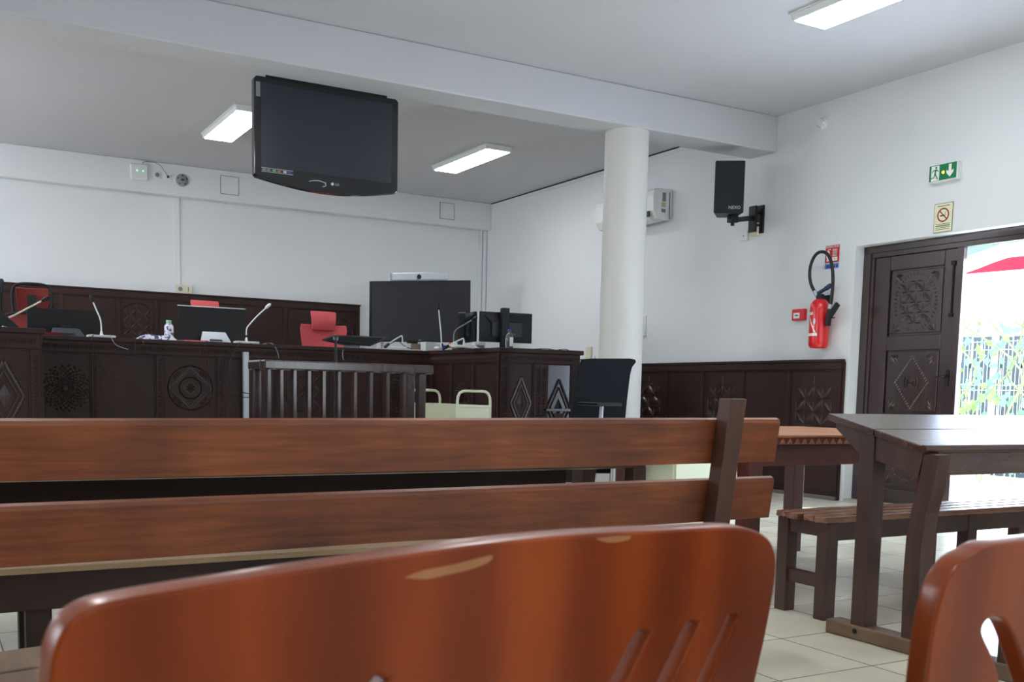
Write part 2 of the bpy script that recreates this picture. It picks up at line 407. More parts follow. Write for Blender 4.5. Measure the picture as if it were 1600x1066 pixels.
def sun_fan(mb, cu, cv, R, h=.012, k=36):
    for i in range(k): petal(mb, (cu+R*.45*math.cos(2*math.pi*i/k), cv+R*.45*math.sin(2*math.pi*i/k)), 2*math.pi*i/k, R*.5, R*.12, h)
    ring(mb, cu, cv, R*.96, R*1.02, h*.6); fan(mb, cu, cv, 0, R*.4, h, 8, 5.5)
def leaf_medallion(mb, cu, cv, R, h=.012):
    star_medallion(mb, cu, cv, R*.95, R*.36, h); ring(mb, cu, cv, R*.97, R*1.03, h*.7)
def circle_diamond(mb, cu, cv, R, h=.01):
    ring(mb, cu, cv, R*.93, R, h); diamond_line(mb, cu, cv, R*.92, R*.92, R*.05, h); diamond_line(mb, cu, cv, R*.78, R*.78, R*.03, h)
    ring(mb, cu, cv, R*.44, R*.5, h); diamond_line(mb, cu, cv, R*.3, R*.3, R*.04, h); fan(mb, cu, cv, 0, R*.22, h, 8, 5.5)
    for k in range(4):
        a = math.pi/4+k*math.pi/2
        for q in range(5): petal(mb, (cu+R*.72*math.cos(a+(q-2)*.12), cv+R*.72*math.sin(a+(q-2)*.12)), a, R*.18, R*.05, h)
def tall_diamond(mb, cu, cv, du, dv, h=.012, chips=True):
    diamond_line(mb, cu, cv, du, dv, .018, h); diamond_line(mb, cu, cv, du*.72, dv*.72, .008, h)
    chip(mb, [(cu+du*.34, cv), (cu, cv+dv*.34), (cu-du*.34, cv), (cu, cv-dv*.34)], h*1.2)
    if chips:
        P_ = [(du*1.12, 0), (0, dv*1.12), (-du*1.12, 0), (0, -dv*1.12)]
        for i in range(4):
            a, b = P_[i], P_[(i+1) % 4]
            for k in range(1, 12):
                t = k/12; u, v_ = cu+a[0]+(b[0]-a[0])*t, cv+a[1]+(b[1]-a[1])*t
                chip(mb, [(u-.009, v_), (u, v_+.011), (u+.009, v_), (u, v_-.011)], h*.8)
def rope(mb, u0, u1, v, hh, step=.022, h=.008, base=0.):
    k = int((u1-u0)/step)
    for i in range(k):
        u = u0+i*step
        chip(mb, [(u, v-hh/2), (u+step*.9, v-hh/2+hh*.1), (u+step*1.2, v+hh/2), (u+step*.3, v+hh/2-hh*.1)], h, base)
def rope_v(mb, u, v0, v1, hh, step=.03, h=.008, base=0.):
    k = int((v1-v0)/step)
    for i in range(k):
        v = v0+i*step
        chip(mb, [(u-hh/2, v), (u-hh/2, v+step*.7), (u+hh/2, v+step*1.1), (u+hh/2, v+step*.4)], h, base)

def panelled_front(root, L, H, stiles, carve, top_rail=.09, bot=.12, mt=M_dark, mt_up=M_darkz, sw=.05, depth=.03, M=None, side='relief', frieze=True, rope_st=True, board_mt=None):
    """board + rails + stiles + moulded panels + carvings, in the local XZ plane, faces -Y.  stiles = list of u."""
    M = M or Matrix.Identity(4)
    def put(mb, name, mtl, bev=0., smooth=False):
        bmesh.ops.transform(mb.bm, matrix=M, verts=mb.bm.verts); return mb.build(name, mtl, root, bev, smooth)
    put(MB().box(0, L, 0, depth, 0, H), 'backing_board', board_mt or mt_up)
    put(MB().box(0, L, -.022, 0, H-top_rail, H), 'top_rail', mt, .004); put(MB().box(0, L, -.022, 0, 0, bot), 'bottom_rail', mt, .004)
    for u in stiles:
        put(MB().box(max(0, u-sw/2), min(L, u+sw/2), -.02, 0, bot, H-top_rail), 'stile', mt_up, .004)
    mo = MB()
    for a, b in zip(stiles, stiles[1:]):
        u0, u1, v0, v1 = a+sw/2, b-sw/2, bot, H-top_rail
        for q in ((u0, u1, v1-.014, v1), (u0, u1, v0, v0+.014), (u0, u0+.014, v0, v1), (u1-.014, u1, v0, v1)):
            mo.box(q[0], q[1], -.012, 0, q[2], q[3])
    put(mo, 'moulding', mt, .003)
    if frieze:
        f = MB(); rope(f, .01, L-.02, H-top_rail/2, top_rail*.5, base=.022); put(f, 'carved_border', mt)
        if rope_st:
            for u in stiles: f = MB(); rope_v(f, u, bot+.01, H-top_rail-.03, sw*.55, base=.02); put(f, 'carved_border', mt)
    for k, fn in carve:
        c = MB(); a, b = stiles[k], stiles[k+1]; fn(c, (a+b)/2, (b-a-sw)/2); put(c, 'carved_relief', M_relief)

# ------------------------------------------------------------------ wall panelling
back = thing('wall_panelling', 'tall dark carved panelling on the back wall behind the judges desk', 'wall panelling', (-.60, 13.98-.035, .6))
Lb = 5.50-(-.60); st = [0.0, .62, 1.06, 1.69, 2.17, 2.84, 3.30, 3.93, 4.40, 5.00, 5.50, 6.06]
panelled_front(back, Lb, 1.52, [s+.02 for s in st], [(k, f) for k, f in (
    (1, lambda c, u, w_: sun_fan(c, u, 1.18, .2)), (3, lambda c, u, w_: sun_fan(c, u, 1.16, .235)), (5, lambda c, u, w_: leaf_medallion(c, u, 1.14, .24)),
    (7, lambda c, u, w_: leaf_medallion(c, u, 1.14, .23)), (10, lambda c, u, w_: leaf_medallion(c, u, 1.14, .2)))], top_rail=.08, bot=.1, frieze=False)
MB().box(-.01, Lb+.01, -.035, .02, 1.52, 1.54).build('top_moulding', M_dark, back, .004)

side = thing('wall_panelling', 'low dark carved panelling along the side wall between the column and the exit door', 'wall panelling', (7.54-.035, 11.6, 0), -P2)
Ls = 11.6-6.86; ys = [11.56, 10.86, 10.14, 9.48, 8.845, 8.205, 7.545, 6.885]
panelled_front(side, Ls, 1.30, [11.6-y for y in ys], [(k, lambda c, u, w_: star_medallion(c, u, .83, .285, .112, .018, 1.12)) for k in (0, 2, 4, 6)], top_rail=.07, bot=.06, sw=.03, frieze=False)
MB().box(0, Ls, -.035, .02, 1.30, 1.325).build('top_moulding', M_dark, side, .004)
MB().box(0, Ls, -.04, 0, 0, .035).build('plinth_strip', mat('worn_plinth', (110, 100, 96), .5), side, .004)

# ------------------------------------------------------------------ judges' desk (one continuous carved counter)
desk = thing('judges_desk', 'long raised dark carved desk running across the room in front of the back wall', 'desk', (3.0, 10.85, 0))
def seg_front(p0, p1, H, stiles, carve, **k):
    a = math.atan2(p1[1]-p0[1], p1[0]-p0[0]); L = math.hypot(p1[0]-p0[0], p1[1]-p0[1])
    Mx = Matrix.Translation((p0[0]-3.0, p0[1]-10.85, 0)) @ Matrix.Rotation(a, 4, 'Z')
    panelled_front(desk, L, H, stiles or [.02, L-.02], carve, M=Mx, **k)
x0 = .95
main_st = [.93, 1.535, 2.145, 2.755, 3.37, 3.98, 4.60, 5.14]
seg_front((x0, 10.87), (5.16, 10.87), 1.36, [max(.02, s-x0) for s in main_st], [
    (0, lambda c, u, w_: scale_flower(c, 1.27-x0, .90, .225)), (2, lambda c, u, w_: circle_diamond(c, u, .925, .232)),
    (4, lambda c, u, w_: leaf_medallion(c, u, .92, .23)), (6, lambda c, u, w_: scale_flower(c, 4.84-x0, .90, .225))], top_rail=.11, sw=.07)
cA0, cA1, cB, cC = (5.16, 10.87), (5.25, 9.38), (5.72, 9.36), (6.17, 9.315)
La = math.dist(cA0, cA1)
seg_front(cA0, cA1, 1.36, [.03, La*.33, La*.645, La-.03], [(1, lambda c, u, w_: scale_flower(c, u, .88, .155, 7, .02))], top_rail=.10, sw=.05)
seg_front(cA1, cB, 1.36, [.05, math.dist(cA1, cB)-.03], [(0, lambda c, u, w_: tall_diamond(c, u, .84, .12, .27))], top_rail=.10, sw=.10)
Mx = None
# end bay facing the exit door, varnished smooth
aC = math.atan2(cC[1]-cB[1], cC[0]-cB[0]); LC = math.dist(cB, cC)
Mc = Matrix.Translation((cB[0]-3.0, cB[1]-10.85, 0)) @ Matrix.Rotation(aC, 4, 'Z')
panelled_front(desk, LC, 1.36, [.04, LC-.04], [], board_mt=M_sheen, top_rail=.10, sw=.08, M=Mc)
g = MB(); tall_diamond(g, LC/2, .80, .135, .30, .016, False); g.prism([(LC/2, -.001, .60), (LC/2-.07, -.001, .74), (LC/2+.07, -.001, .74)], (0, -.02, 0))
bmesh.ops.transform(g.bm, matrix=Mc, verts=g.bm.verts); g.build('carved_relief', M_dark, desk)
g = MB(); g.box(.06, LC-.06, -.05, -.01, .76, .79); bmesh.ops.transform(g.bm, matrix=Mc, verts=g.bm.verts); g.build('cross_bar', M_sheen, desk, .003)
seg_front(cC, (6.25, 10.6), 1.36, [.04, .6, 1.2], [], frieze=False)
wing_st = [.03, .60, 1.17, 1.74, 2.30, 2.40]
seg_front((-1.45, 9.80), (.945, 9.80), 1.365, [.03, .58, 1.17, 1.80, 2.36], [(3, lambda c, u, w_: tall_diamond(c, u+.03, .83, .15, .30)), (1, lambda c, u, w_: tall_diamond(c, u, .83, .15, .30))], top_rail=.13, sw=.09)
seg_front((.945, 9.80), (.945, 10.87), 1.365, [.04, 1.03], [], frieze=False)
# tops
def slab(pts, z0, z1, name='desk_top', mt=M_dark, parent=desk, bev=.008):
    mb = MB(); mb.prism([(p[0], p[1], z0) for p in pts], (0, 0, z1-z0)); return mb.build(name, mt, parent, bev, world=True)
slab([(.90, 10.82), (5.13, 10.82), (5.13, 11.55), (.90, 11.55)], 1.36, 1.402)
slab([(5.12, 10.84), (5.21, 9.33), (5.72, 9.31), (6.21, 9.265), (6.29, 10.6), (5.95, 11.55), (5.12, 11.55)], 1.36, 1.408)
slab([(-1.5, 9.75), (.99, 9.75), (.99, 10.80), (.30, 10.80), (.30, 10.5), (-1.5, 10.5)], 1.365, 1.41)

# ------------------------------------------------------------------ ceiling lamps
def ceiling_lamp(x, y, label):
    t = thing('ceiling_lamp', label, 'ceiling light', (x, y, ZC), 0, 'rectangular ceiling lamps')
    f = MB()
    f.prism([(-.185, -.715, 0), (.185, -.715, 0), (.185, .715, 0), (-.185, .715, 0)], (0, 0, -.012))
    f.hexa([(-.175, -.705, -.012), (-.175, .705, -.012), (.175, .705, -.012), (.175, -.705, -.012), (-.165, -.695, -.055), (-.165, .695, -.055), (.165, .695, -.055), (.165, -.695, -.055)])
    f.build('frame', M_white, t, .004)
    MB().box(-.15, .15, -.68, .68, -.062, -.0555).build('diffuser', M_lamp, t, .004)
    return t
la = ceiling_lamp(3.02, 11.27, 'lit rectangular ceiling lamp partly hidden behind the hanging television')
copy_tree(la, 'lit rectangular ceiling lamp between the hanging television and the round column', (5.845, 11.27, ZC))
copy_tree(la, 'lit rectangular ceiling lamp above the exit door side, cut by the upper picture edge', (5.79, 5.10, ZC))
copy_tree(la, 'lit rectangular ceiling lamp above the benches, outside the view', (3.0, 4.2, ZC))
for q in ((0.2, 4.2), (0.2, 11.27), (0.2, -1.), (3.0, -1.), (5.8, -1.)): copy_tree(la, 'lit rectangular ceiling lamp above the benches, outside the view', (q[0], q[1], ZC))

# ------------------------------------------------------------------ hanging television
tv = thing('television', 'large black television hanging from the ceiling beam', 'television', (2.992, 8.325, 3.386))
def tvz(u, top): return 0
o_ = []
TS = 8.29/8.065; hw = .598
outline = [(-hw, -.02), (-hw+.02, 0), (hw-.02, 0), (hw, -.02), (hw, -.735), (hw-.02, -.755)]
for k in range(1, 16):
    t = k/16; x = (hw-.02)*(1-2*t); outline.append((x, -.755-.065*math.sin(math.pi*t)))
outline += [(-hw+.02, -.755), (-hw, -.735)]
MB().prism([(u, -.035, v) for u, v in outline], (0, .07, 0)).build('casing', M_gblack, tv, .006)
MB().box(-.35, .35, .035, .10, -.60, -.12).build('rear_housing', M_black, tv, .02)
MB().box(-.543, .540, -.0365, -.034, -.677, -.045).build('screen', M_screen, tv)
MB().box(-.5, .5, -.03, .0, .0, .16).build('shadow_line_bracket', M_black, tv, .004)  # bracket widened so its black edge draws the shadow line above the set
tv.scale = (TS, 1, TS)
s_ = MB().box(-.543, -.29, -.0372, -.036, -.712, -.679).build('sticker', M_mscreen, tv)
for x_, c_ in ((-.535, M_grey), (-.50, M_grey), (-.455, mat('sticker_green', (90, 170, 90), .5)), (-.415, mat('sticker_orange', (170, 90, 70), .5)), (-.37, M_lgrey), (-.335, M_blue)):
    MB().box(x_, x_+.026, -.0378, -.037, -.704, -.688).build('sticker_mark', c_, s_)
MB().box(-.543, -.29, -.0376, -.037, -.683, -.680).box(-.543, -.29, -.0376, -.037, -.712, -.709).build('sticker_mark', M_lgrey, s_)
MB().box(-.583, -.550, -.0372, -.036, -.155, -.045).build('energy_label', M_grey, tv)
pwr = MB(); pts = [(-.16+.14*t/10, -.0375, -.742+.012*math.sin(math.pi*t/10)) for t in range(11)]; pwr.tube(pts, .0035, 6)
pwr.tube([(-.03, -.0375, -.745), (-.022, -.0375, -.757), (-.03, -.0375, -.768), (-.05, -.0375, -.772)], .004, 6); pwr.build('power_light_ring', M_lgrey, tv)
lg = MB(); lg.lathe([(.012, 0), (.012, .002)], (.033, -.0375, -.742), 20, 'Y'); lg.build('logo', M_lgrey, tv)
text_mesh('logo', 'LG', .028, M_lgrey, tv, Matrix.Translation((.072, -.0375, -.742)) @ FACE_NY)

# ------------------------------------------------------------------ speaker on bracket
pos = Vector((7.03, 7.98, 0))
sp = thing('loudspeaker', 'black loudspeaker on a swivel arm fixed to the side wall', 'speaker', (7.0, 7.98, 2.735), math.radians(-37))
MB().prism([(-.145, -.13, 0), (.145, -.13, 0), (.095, .16, 0), (-.095, .16, 0)], (0, 0, .50)).build('cabinet', M_black, sp, .012)
MB().box(-.138, .138, -.142, -.13, .01, .49).build('grille', mat('speaker_grille', (24, 27, 36), .6, bump=.6, bscale=500), sp, .006)
text_mesh('logo', 'NEXO', .042, M_lgrey, sp, Matrix.Translation((.055, -.1435, .05)) @ FACE_NY)
ar = thing('speaker_bracket', 'black wall bracket arm holding the loudspeaker', 'bracket', (7.49, 8.08, 2.76))
MB().box(7.515, 7.54, 8.03, 8.13, 2.62, 2.90).build('wall_plate', M_black, ar, .004, world=True)
MB().box(7.44, 7.465, 8.06, 8.16, 2.63, 2.89).build('clamp_plate', M_black, ar, .004, world=True)
MB().tube([(7.46, 8.08, 2.70), (7.52, 8.08, 2.70)], .012).tube([(7.46, 8.08, 2.82), (7.52, 8.08, 2.82)], .012).build('bolt', M_black, ar, world=True)
MB().bar((7.45, 8.10, 2.77), (7.07, 7.98, 2.695), .035, .05).build('arm', M_black, ar, .006, world=True)
MB().box(7.03, 7.11, 7.94, 8.02, 2.67, 2.733).tube([(7.07, 7.98, 2.64), (7.07, 7.98, 2.72)], .02).build('swivel_joint', M_black, ar, .004, world=True)

# ------------------------------------------------------------------ air conditioner
ac = thing('air_conditioner', 'white split air conditioner on the side wall, half hidden by the round column', 'air conditioner', (7.54, 10.12, 2.94))
prof = [(7.54, 2.95), (7.54, 3.28), (7.33, 3.285), (7.285, 3.26), (7.27, 3.20), (7.275, 3.03), (7.33, 2.95), (7.42, 2.935)]
MB().prism([(x, 9.54, z) for x, z in prof], (0, 1.15, 0)).build('housing', M_white, ac, .008, world=True)
MB().prism([(7.271, 9.62, 2.985), (7.29, 9.62, 2.945), (7.40, 9.62, 2.915), (7.36, 9.62, 2.96)], (0, .95, 0)).build('air_flap', M_white, ac, .003, world=True)
MB().box(7.262, 7.275, 9.60, 9.66, 2.965, 3.03).build('louvre', M_black, ac, world=True)
MB().box(7.40, 7.45, 9.5385, 9.54, 3.14, 3.24).build('sticker', M_grey, ac, world=True)
MB().box(7.39, 7.45, 9.5385, 9.54, 3.08, 3.13).build('sticker', mat('warning_label', (190, 180, 140), .6), ac, world=True)
MB().box(7.39, 7.45, 9.5385, 9.54, 3.02, 3.06).build('sticker', M_grey, ac, world=True)
MB().box(7.264, 7.2695, 9.68, 9.70, 3.13, 3.16).build('display', mat('blue_led', (120, 110, 255), .4, emit=(120, 110, 255), estr=2), ac, world=True)
MB().tube([(7.50, 9.535, 3.25), (7.50, 9.53, 2.98), (7.505, 9.53, 2.95)], .006).build('cable', M_grey, ac, world=True)

# ------------------------------------------------------------------ small fittings on the back wall soffit
YS = 13.83
def on_wall_y(name, label, cat, x, z, group=None): return thing(name, label, cat, (x, YS, z), 0, group)
rt = on_wall_y('wireless_router', 'white square wireless box with two small green lights on the boxed soffit', 'router', 2.51, 3.49)
MB().box(-.105, .105, -.04, 0, 0, .20).build('casing', M_white, rt, .02, seg=3)
for dx in (-.03, .045): MB().lathe([(.006, 0), (.006, .003)], (dx, -.043, .115), 10, 'Y').build('status_light', mat('green_led', (120, 255, 160), .4, emit=(90, 255, 130), estr=4), rt)
def plate(name, label, cat, x, z, w_, h_, mt, y=YS, parts=None, d=.012):
    t = thing(name, label, cat, (x, y, z)); MB().box(-w_/2, w_/2, -d, 0, -h_/2, h_/2).build('cover_plate', mt, t, .003)
    return t
s1 = plate('wall_socket', 'white square wall socket just right of the wireless box', 'socket', 2.73, 3.585, .085, .085, M_white)
MB().lathe([(.028, 0), (.026, -.004), (.006, -.004)], (0, -.012, 0), 18, 'Y').build('socket_well', M_grey, s1)
s2 = plate('wall_socket', 'white socket plate with the thin router cable plugged in', 'socket', 2.86, 3.57, .085, .085, M_white)
MB().box(-.012, .012, -.03, -.012, -.01, .02).build('plug', M_black, s2, .003)
tag(MB().tube([(2.55, YS-.02, 3.69), (2.555, YS-.03, 3.715), (2.60, YS-.035, 3.728), (2.70, YS-.035, 3.728), (2.77, YS-.03, 3.70), (2.81, YS-.03, 3.64), (2.86, YS-.035, 3.575)], .004, 6).build('router_cable', M_grey, smooth=True), 'thin dark cable curving from the wireless box to the socket plate', 'cable')
sn = thing('alarm_sounder', 'round grey perforated sounder on the boxed soffit', 'alarm sounder', (3.035, YS, 3.555))
MB().lathe([(.078, 0), (.078, -.012), (.06, -.03), (.02, -.034)], (0, 0, 0), 28, 'Y').build('body', mat('mottled_grey', (140, 142, 142), .6, var=.35, vscale=60), sn, smooth=True)
hz = MB()
for k in range(5): a = 2*math.pi*k/5+.3; hz.lathe([(.010, 0), (.010, .004)], (.055*math.cos(a), -.031, .055*math.sin(a)), 8, 'Y')
hz.box(-.02, .02, -.038, -.034, -.006, .01); hz.build('sound_hole', M_black, sn)
for x, lb in ((3.64, 'square grey blanking panel on the soffit beside the hanging television'), (6.80, 'square grey blanking panel on the soffit near the room corner')):
    t = thing('blanking_panel', lb, 'wall panel', (x, YS, 3.56)); MB().box(-.115, .115, -.006, 0, -.115, .115).build('cover_plate', M_wall, t, .002)
    f = MB()
    for q in ((-.118, .118, .112, .118), (-.118, .118, -.118, -.112), (-.118, -.112, -.118, .118), (.112, .118, -.118, .118)): f.box(q[0], q[1], -.009, 0, q[2], q[3])
    f.build('edge_strip', M_grey, t)
ds = thing('double_socket', 'cream double wall socket at the foot of the vertical trunking', 'socket', (3.075, 13.98, 2.195))
MB().box(-.10, .10, -.045, 0, -.055, .055).build('cover_plate', M_cream, ds, .005)
MB().lathe([(.028, 0), (.022, .012)], (-.05, -.046, 0), 16, 'Y').build('socket_well', M_grey, ds)
MB().box(.045, .055, -.048, -.044, -.03, .03).build('switch_rocker', M_grey, ds)

# ------------------------------------------------------------------ right wall fittings (local -Y faces the room, +X runs towards the viewer)
def rw(name, label, cat, y, z, x=7.54, group=None): return thing(name, label, cat, (x, y, z), -P2, group)
sd = rw('smoke_detector', 'small white round smoke detector high on the side wall', 'smoke detector', 7.29, 3.55)
MB().lathe([(.056, 0), (.056, -.012), (.050, -.03), (.036, -.042), (.034, -.05)], (0, 0, 0), 28, 'Y').build('body', M_white, sd, smooth=True)
for k in range(6):
    a = 2*math.pi*k/6+.2; MB().tube([(.041*math.cos(a+q*.12), -.040, .041*math.sin(a+q*.12)) for q in range(4)], .0022, 5).build('vent_slot', M_grey, sd)

ex = rw('exit_sign', 'green emergency exit sign with running figure and down arrow above the door', 'exit sign', 5.885, 2.855)
ex.scale = (.94, .8, .95)
MB().box(-.150, .150, -.065, 0, -.078, .078).build('casing', M_white, ex, .008)
fc = MB().box(-.140, .140, -.069, -.064, -.066, .070).build('sign_face', M_green, ex)
MB().box(-.118, -.035, -.0705, -.069, -.064, .064).build('doorway_symbol', M_signwhite, ex)
rm = MB(); Y_ = -.0715
def flat(mb, pts, y=Y_, d=.0012): mb.prism([(p[0], y, p[1]) for p in pts], (0, d, 0))
rm.lathe([(.010, 0), (.010, .0012)], (-.068, Y_, .048), 14, 'Y')
flat(rm, [(-.078, .034), (-.062, .036), (-.070, -.004), (-.086, -.002)])
flat(rm, [(-.062, .036), (-.040, .014), (-.044, .008), (-.064, .024)]); flat(rm, [(-.078, .034), (-.104, .026), (-.112, .006), (-.106, .006), (-.098, .020), (-.080, .024)])
flat(rm, [(-.072, .0), (-.060, -.022), (-.046, -.052), (-.054, -.056), (-.070, -.026), (-.082, -.004)])
flat(rm, [(-.084, .0), (-.090, -.030), (-.122, -.036), (-.122, -.044), (-.084, -.038), (-.074, -.004)])
rm.build('running_figure', M_green, ex)
aw = MB(); flat(aw, [(.062, .060), (.090, .060), (.090, .0), (.112, .012), (.112, -.012), (.076, -.050), (.040, -.012), (.040, .012), (.062, .0)]); aw.build('arrow_symbol', M_signwhite, ex)
MB().lathe([(.012, 0), (.008, -.006)], (.006, -.069, -.002), 14, 'Y').build('amber_light', mat('amber_led', (255, 190, 40), .4, emit=(255, 170, 20), estr=9), ex)

ns = rw('no_smoking_sign', 'small cream sign with a red crossed circle above the carved door', 'sign', 5.893, 2.49)
MB().box(-.092, .092, -.004, 0, -.121, .121).build('border', mat('olive_edge', (110, 112, 84), .6), ns)
MB().box(-.087, .087, -.006, -.004, -.116, .116).build('sign_face', M_signcream, ns)
r_ = MB(); seg_ = 36
A_ = [(.058*math.cos(2*math.pi*k/seg_), .058*math.sin(2*math.pi*k/seg_)) for k in range(seg_)]; B_ = [(.047*math.cos(2*math.pi*k/seg_), .047*math.sin(2*math.pi*k/seg_)) for k in range(seg_)]
for k in range(seg_):
    q = (k+1) % seg_; r_.prism([(A_[k][0], -.0075, .022+A_[k][1]), (A_[q][0], -.0075, .022+A_[q][1]), (B_[q][0], -.0075, .022+B_[q][1]), (B_[k][0], -.0075, .022+B_[k][1])], (0, .0015, 0))
r_.bar((-.037, -.0072, .059), (.037, -.0072, -.015), .009, .001, (0, 1, 0)); r_.build('crossed_circle', mat('dark_red_ink', (150, 26, 30), .6), ns)
cg = MB(); cg.box(-.032, .018, -.0066, -.006, .012, .022); cg.tube([(.018, -.0065, .024), (.026, -.0065, .034), (.018, -.0065, .042), (.030, -.0065, .050)], .0015, 5); cg.build('cigarette_symbol', M_ink, ns)
tx = MB(); tx.box(-.06, .06, -.0066, -.006, .094, .099)
for z_ in (-.052, -.064, -.070, -.082, -.096): tx.box(-.07, .07, -.0066, -.006, z_-.0018, z_+.0018)
tx.build('small_print', M_ink, ns)

es = rw('extinguisher_sign', 'red extinguisher sign with a blue strip above the fire extinguisher', 'sign', 7.10, 2.32)
MB().box(-.085, .085, -.004, 0, -.085, .075).build('sign_face', M_signred, es)
text_mesh('sign_title', 'EXTINCTEUR', .027, M_signwhite, es, Matrix.Translation((0, -.0045, .060)) @ FACE_NY)
bt = MB(); bt.prism([(-.062, -.0045, -.070), (-.030, -.0045, -.070), (-.030, -.0045, .014), (-.038, -.0045, .024), (-.054, -.0045, .024), (-.062, -.0045, .014)], (0, -.001, 0))
bt.tube([(-.046, -.005, .024), (-.046, -.005, .040), (-.03, -.005, .042), (-.018, -.005, .030)], .003, 5); bt.tube([(-.058, -.005, .03), (-.066, -.005, .0), (-.066, -.005, -.04)], .003, 5); bt.build('extinguisher_symbol', M_signwhite, es)
tx = MB()
for z_ in (.036, .026, .016, .006, -.004, -.014, -.024): tx.box(.004, .060, -.005, -.004, z_-.002, z_+.002)
tx.box(.004, .066, -.005, -.004, -.072, -.036); tx.build('small_print', M_signwhite, es)
text_mesh('number', '4', .026, M_signred, es, Matrix.Translation((.034, -.0055, -.054)) @ FACE_NY)
MB().box(-.085, .085, -.004, 0, -.142, -.092).build('blue_strip', mat('sign_blue', (120, 150, 205), .5), es)
MB().box(-.07, .0, -.005, -.004, -.136, -.104).box(.03, .045, -.005, -.004, -.136, -.104).box(.055, .075, -.005, -.004, -.136, -.104).build('strip_block', mat('sign_dark_blue', (30, 60, 140), .5), es)

fe = rw('fire_extinguisher', 'red fire extinguisher hanging on the side wall beside the door', 'fire extinguisher', 7.12, 1.43)
MB().lathe([(.055, .02), (.070, .0), (.088, .02), (.092, .05), (.092, .36), (.086, .41), (.062, .445), (.03, .462)], (0, -.11, 0), 32).build('cylinder', M_extred, fe, smooth=True)
MB().lathe([(.040, .455), (.036, .50), (.028, .505)], (0, -.11, 0), 20).build('valve_body', M_black, fe, smooth=True)
MB().bar((-.05, -.11, .505), (.085, -.11, .560), .034, .030).bar((.06, -.11, .548), (.125, -.11, .580), .034, .04).build('handle', mat('navy_handle', (34, 52, 92), .4), fe, .008)
hs = MB(); P_ = [(-.035, -.12, .49), (-.060, -.125, .53), (-.105, -.13, .60), (-.130, -.13, .69), (-.120, -.13, .79), (-.070, -.13, .87), (.0, -.13, .895), (.075, -.13, .87), (.130, -.13, .79), (.158, -.13, .68), (.165, -.13, .55), (.155, -.13, .43), (.145, -.13, .37)]
def smooth_path(P, n=6):
    P = [Vector(p) for p in P]; out = []
    for i in range(len(P)-1):
        a = P[max(i-1, 0)]; b = P[i]; c = P[i+1]; d = P[min(i+2, len(P)-1)]
        for k in range(n):
            t = k/n; out.append(.5*((2*b)+(-a+c)*t+(2*a-5*b+4*c-d)*t*t+(-a+3*b-3*c+d)*t**3))
    out.append(P[-1]); return out
hs.tube(smooth_path(P_), .0155, 10).build('hose', M_cable, fe, smooth=True)
MB().tube([(-.030, -.12, .485), (-.062, -.125, .535)], .018, 12).tube([(.142, -.13, .36), (.150, -.13, .40)], .019, 12).build('hose_collar', M_lgrey, fe, smooth=True)
nz = MB(); nz.tube([(.125, -.13, .20), (.135, -.13, .30), (.145, -.13, .36)], [.028, .03, .018], 12); nz.bar((.14, -.13, .28), (.24, -.13, .40), .028, .05); nz.bar((.15, -.13, .27), (.21, -.13, .275), .01, .012); nz.build('nozzle', M_black, fe, .005)
lb = MB(); n = 14
def wrap(mb, pts_uv, r=.0928):
    """polygon strip on the cylinder, u angle in radians from the front"""
    vs = [mb.v((r*math.sin(u), -.11-r*math.cos(u), v)) for u, v in pts_uv]; mb.bm.faces.new(vs)
for k in range(8):
    t0, t1 = k/8, (k+1)/8; u0, u1 = -1.2+t0*1.8, -1.2+t1*1.8
    wrap(lb, [(u0, .11), (u1, .11), (u1, .135), (u0, .135)])
for k in range(6):
    t0, t1 = k/6, (k+1)/6
    wrap(lb, [(.6-1.0*t0, .12+.17*t0), (.6-1.0*t1, .12+.17*t1), (.6-1.0*t1-.16, .12+.17*t1), (.6-1.0*t0-.16, .12+.17*t0)])
lb.build('label_stripe', M_signwhite, fe)
lb = MB()
for k, z_ in enumerate((.27, .25, .23, .21, .19, .17)): wrap(lb, [(-1.2, z_), (-.95, z_), (-.70+.03*k, z_), (-.70+.03*k, z_+.007), (-.95, z_+.007), (-1.2, z_+.007)])
lb.build('label_text', mat('pink_print', (240, 170, 170), .5), fe)
lb = MB()
for k in range(5): u = -1.0+k*.22; wrap(lb, [(u, .305), (u+.17, .307), (u+.17, .335-.006*(k % 2)), (u, .333)])
lb.build('label_lettering', M_signwhite, fe)
lb = MB(); wrap(lb, [(.28+.13*math.cos(2*math.pi*k/12), .245+.030*math.sin(2*math.pi*k/12)) for k in range(12)], .0935); lb.build('round_sticker', M_lgrey, fe)
MB().box(-.03, .03, -.03, 0, .30, .50).build('wall_bracket', M_black, fe, .003)

ab = rw('alarm_box', 'small red manual alarm box left of the fire extinguisher', 'alarm box', 7.47, 1.765)
MB().box(-.075, .085, -.045, 0, -.055, .055).build('casing', M_extred, ab, .005)
MB().box(-.05, .03, -.047, -.045, -.035, .018).build('label', M_signwhite, ab)
MB().box(-.03, .01, -.048, -.047, -.012, -.002).build('label_text', M_ink, ab)
sk = rw('wall_socket', 'small white socket under the loudspeaker bracket', 'socket', 8.30, 2.62)
MB().box(-.05, .05, -.03, 0, -.05, .05).build('cover_plate', M_white, sk, .006); MB().lathe([(.008, 0), (.008, -.003)], (0, -.03, 0), 10, 'Y').build('socket_well', M_grey, sk)
sk = rw('junction_box', 'cream junction box beside the socket under the loudspeaker', 'junction box', 8.14, 2.66)
MB().box(-.055, .06, -.05, 0, -.06, .07).build('casing', M_cream, sk, .008)
sk = rw('light_switch', 'narrow white switch plates on the side wall right of the round column', 'light switch', 9.98, 1.77)
MB().box(-.04, .04, -.02, 0, .01, .12).build('upper_plate', M_white, sk, .004); MB().box(-.05, .04, -.03, 0, -.12, 0).build('lower_plate', M_white, sk, .004)
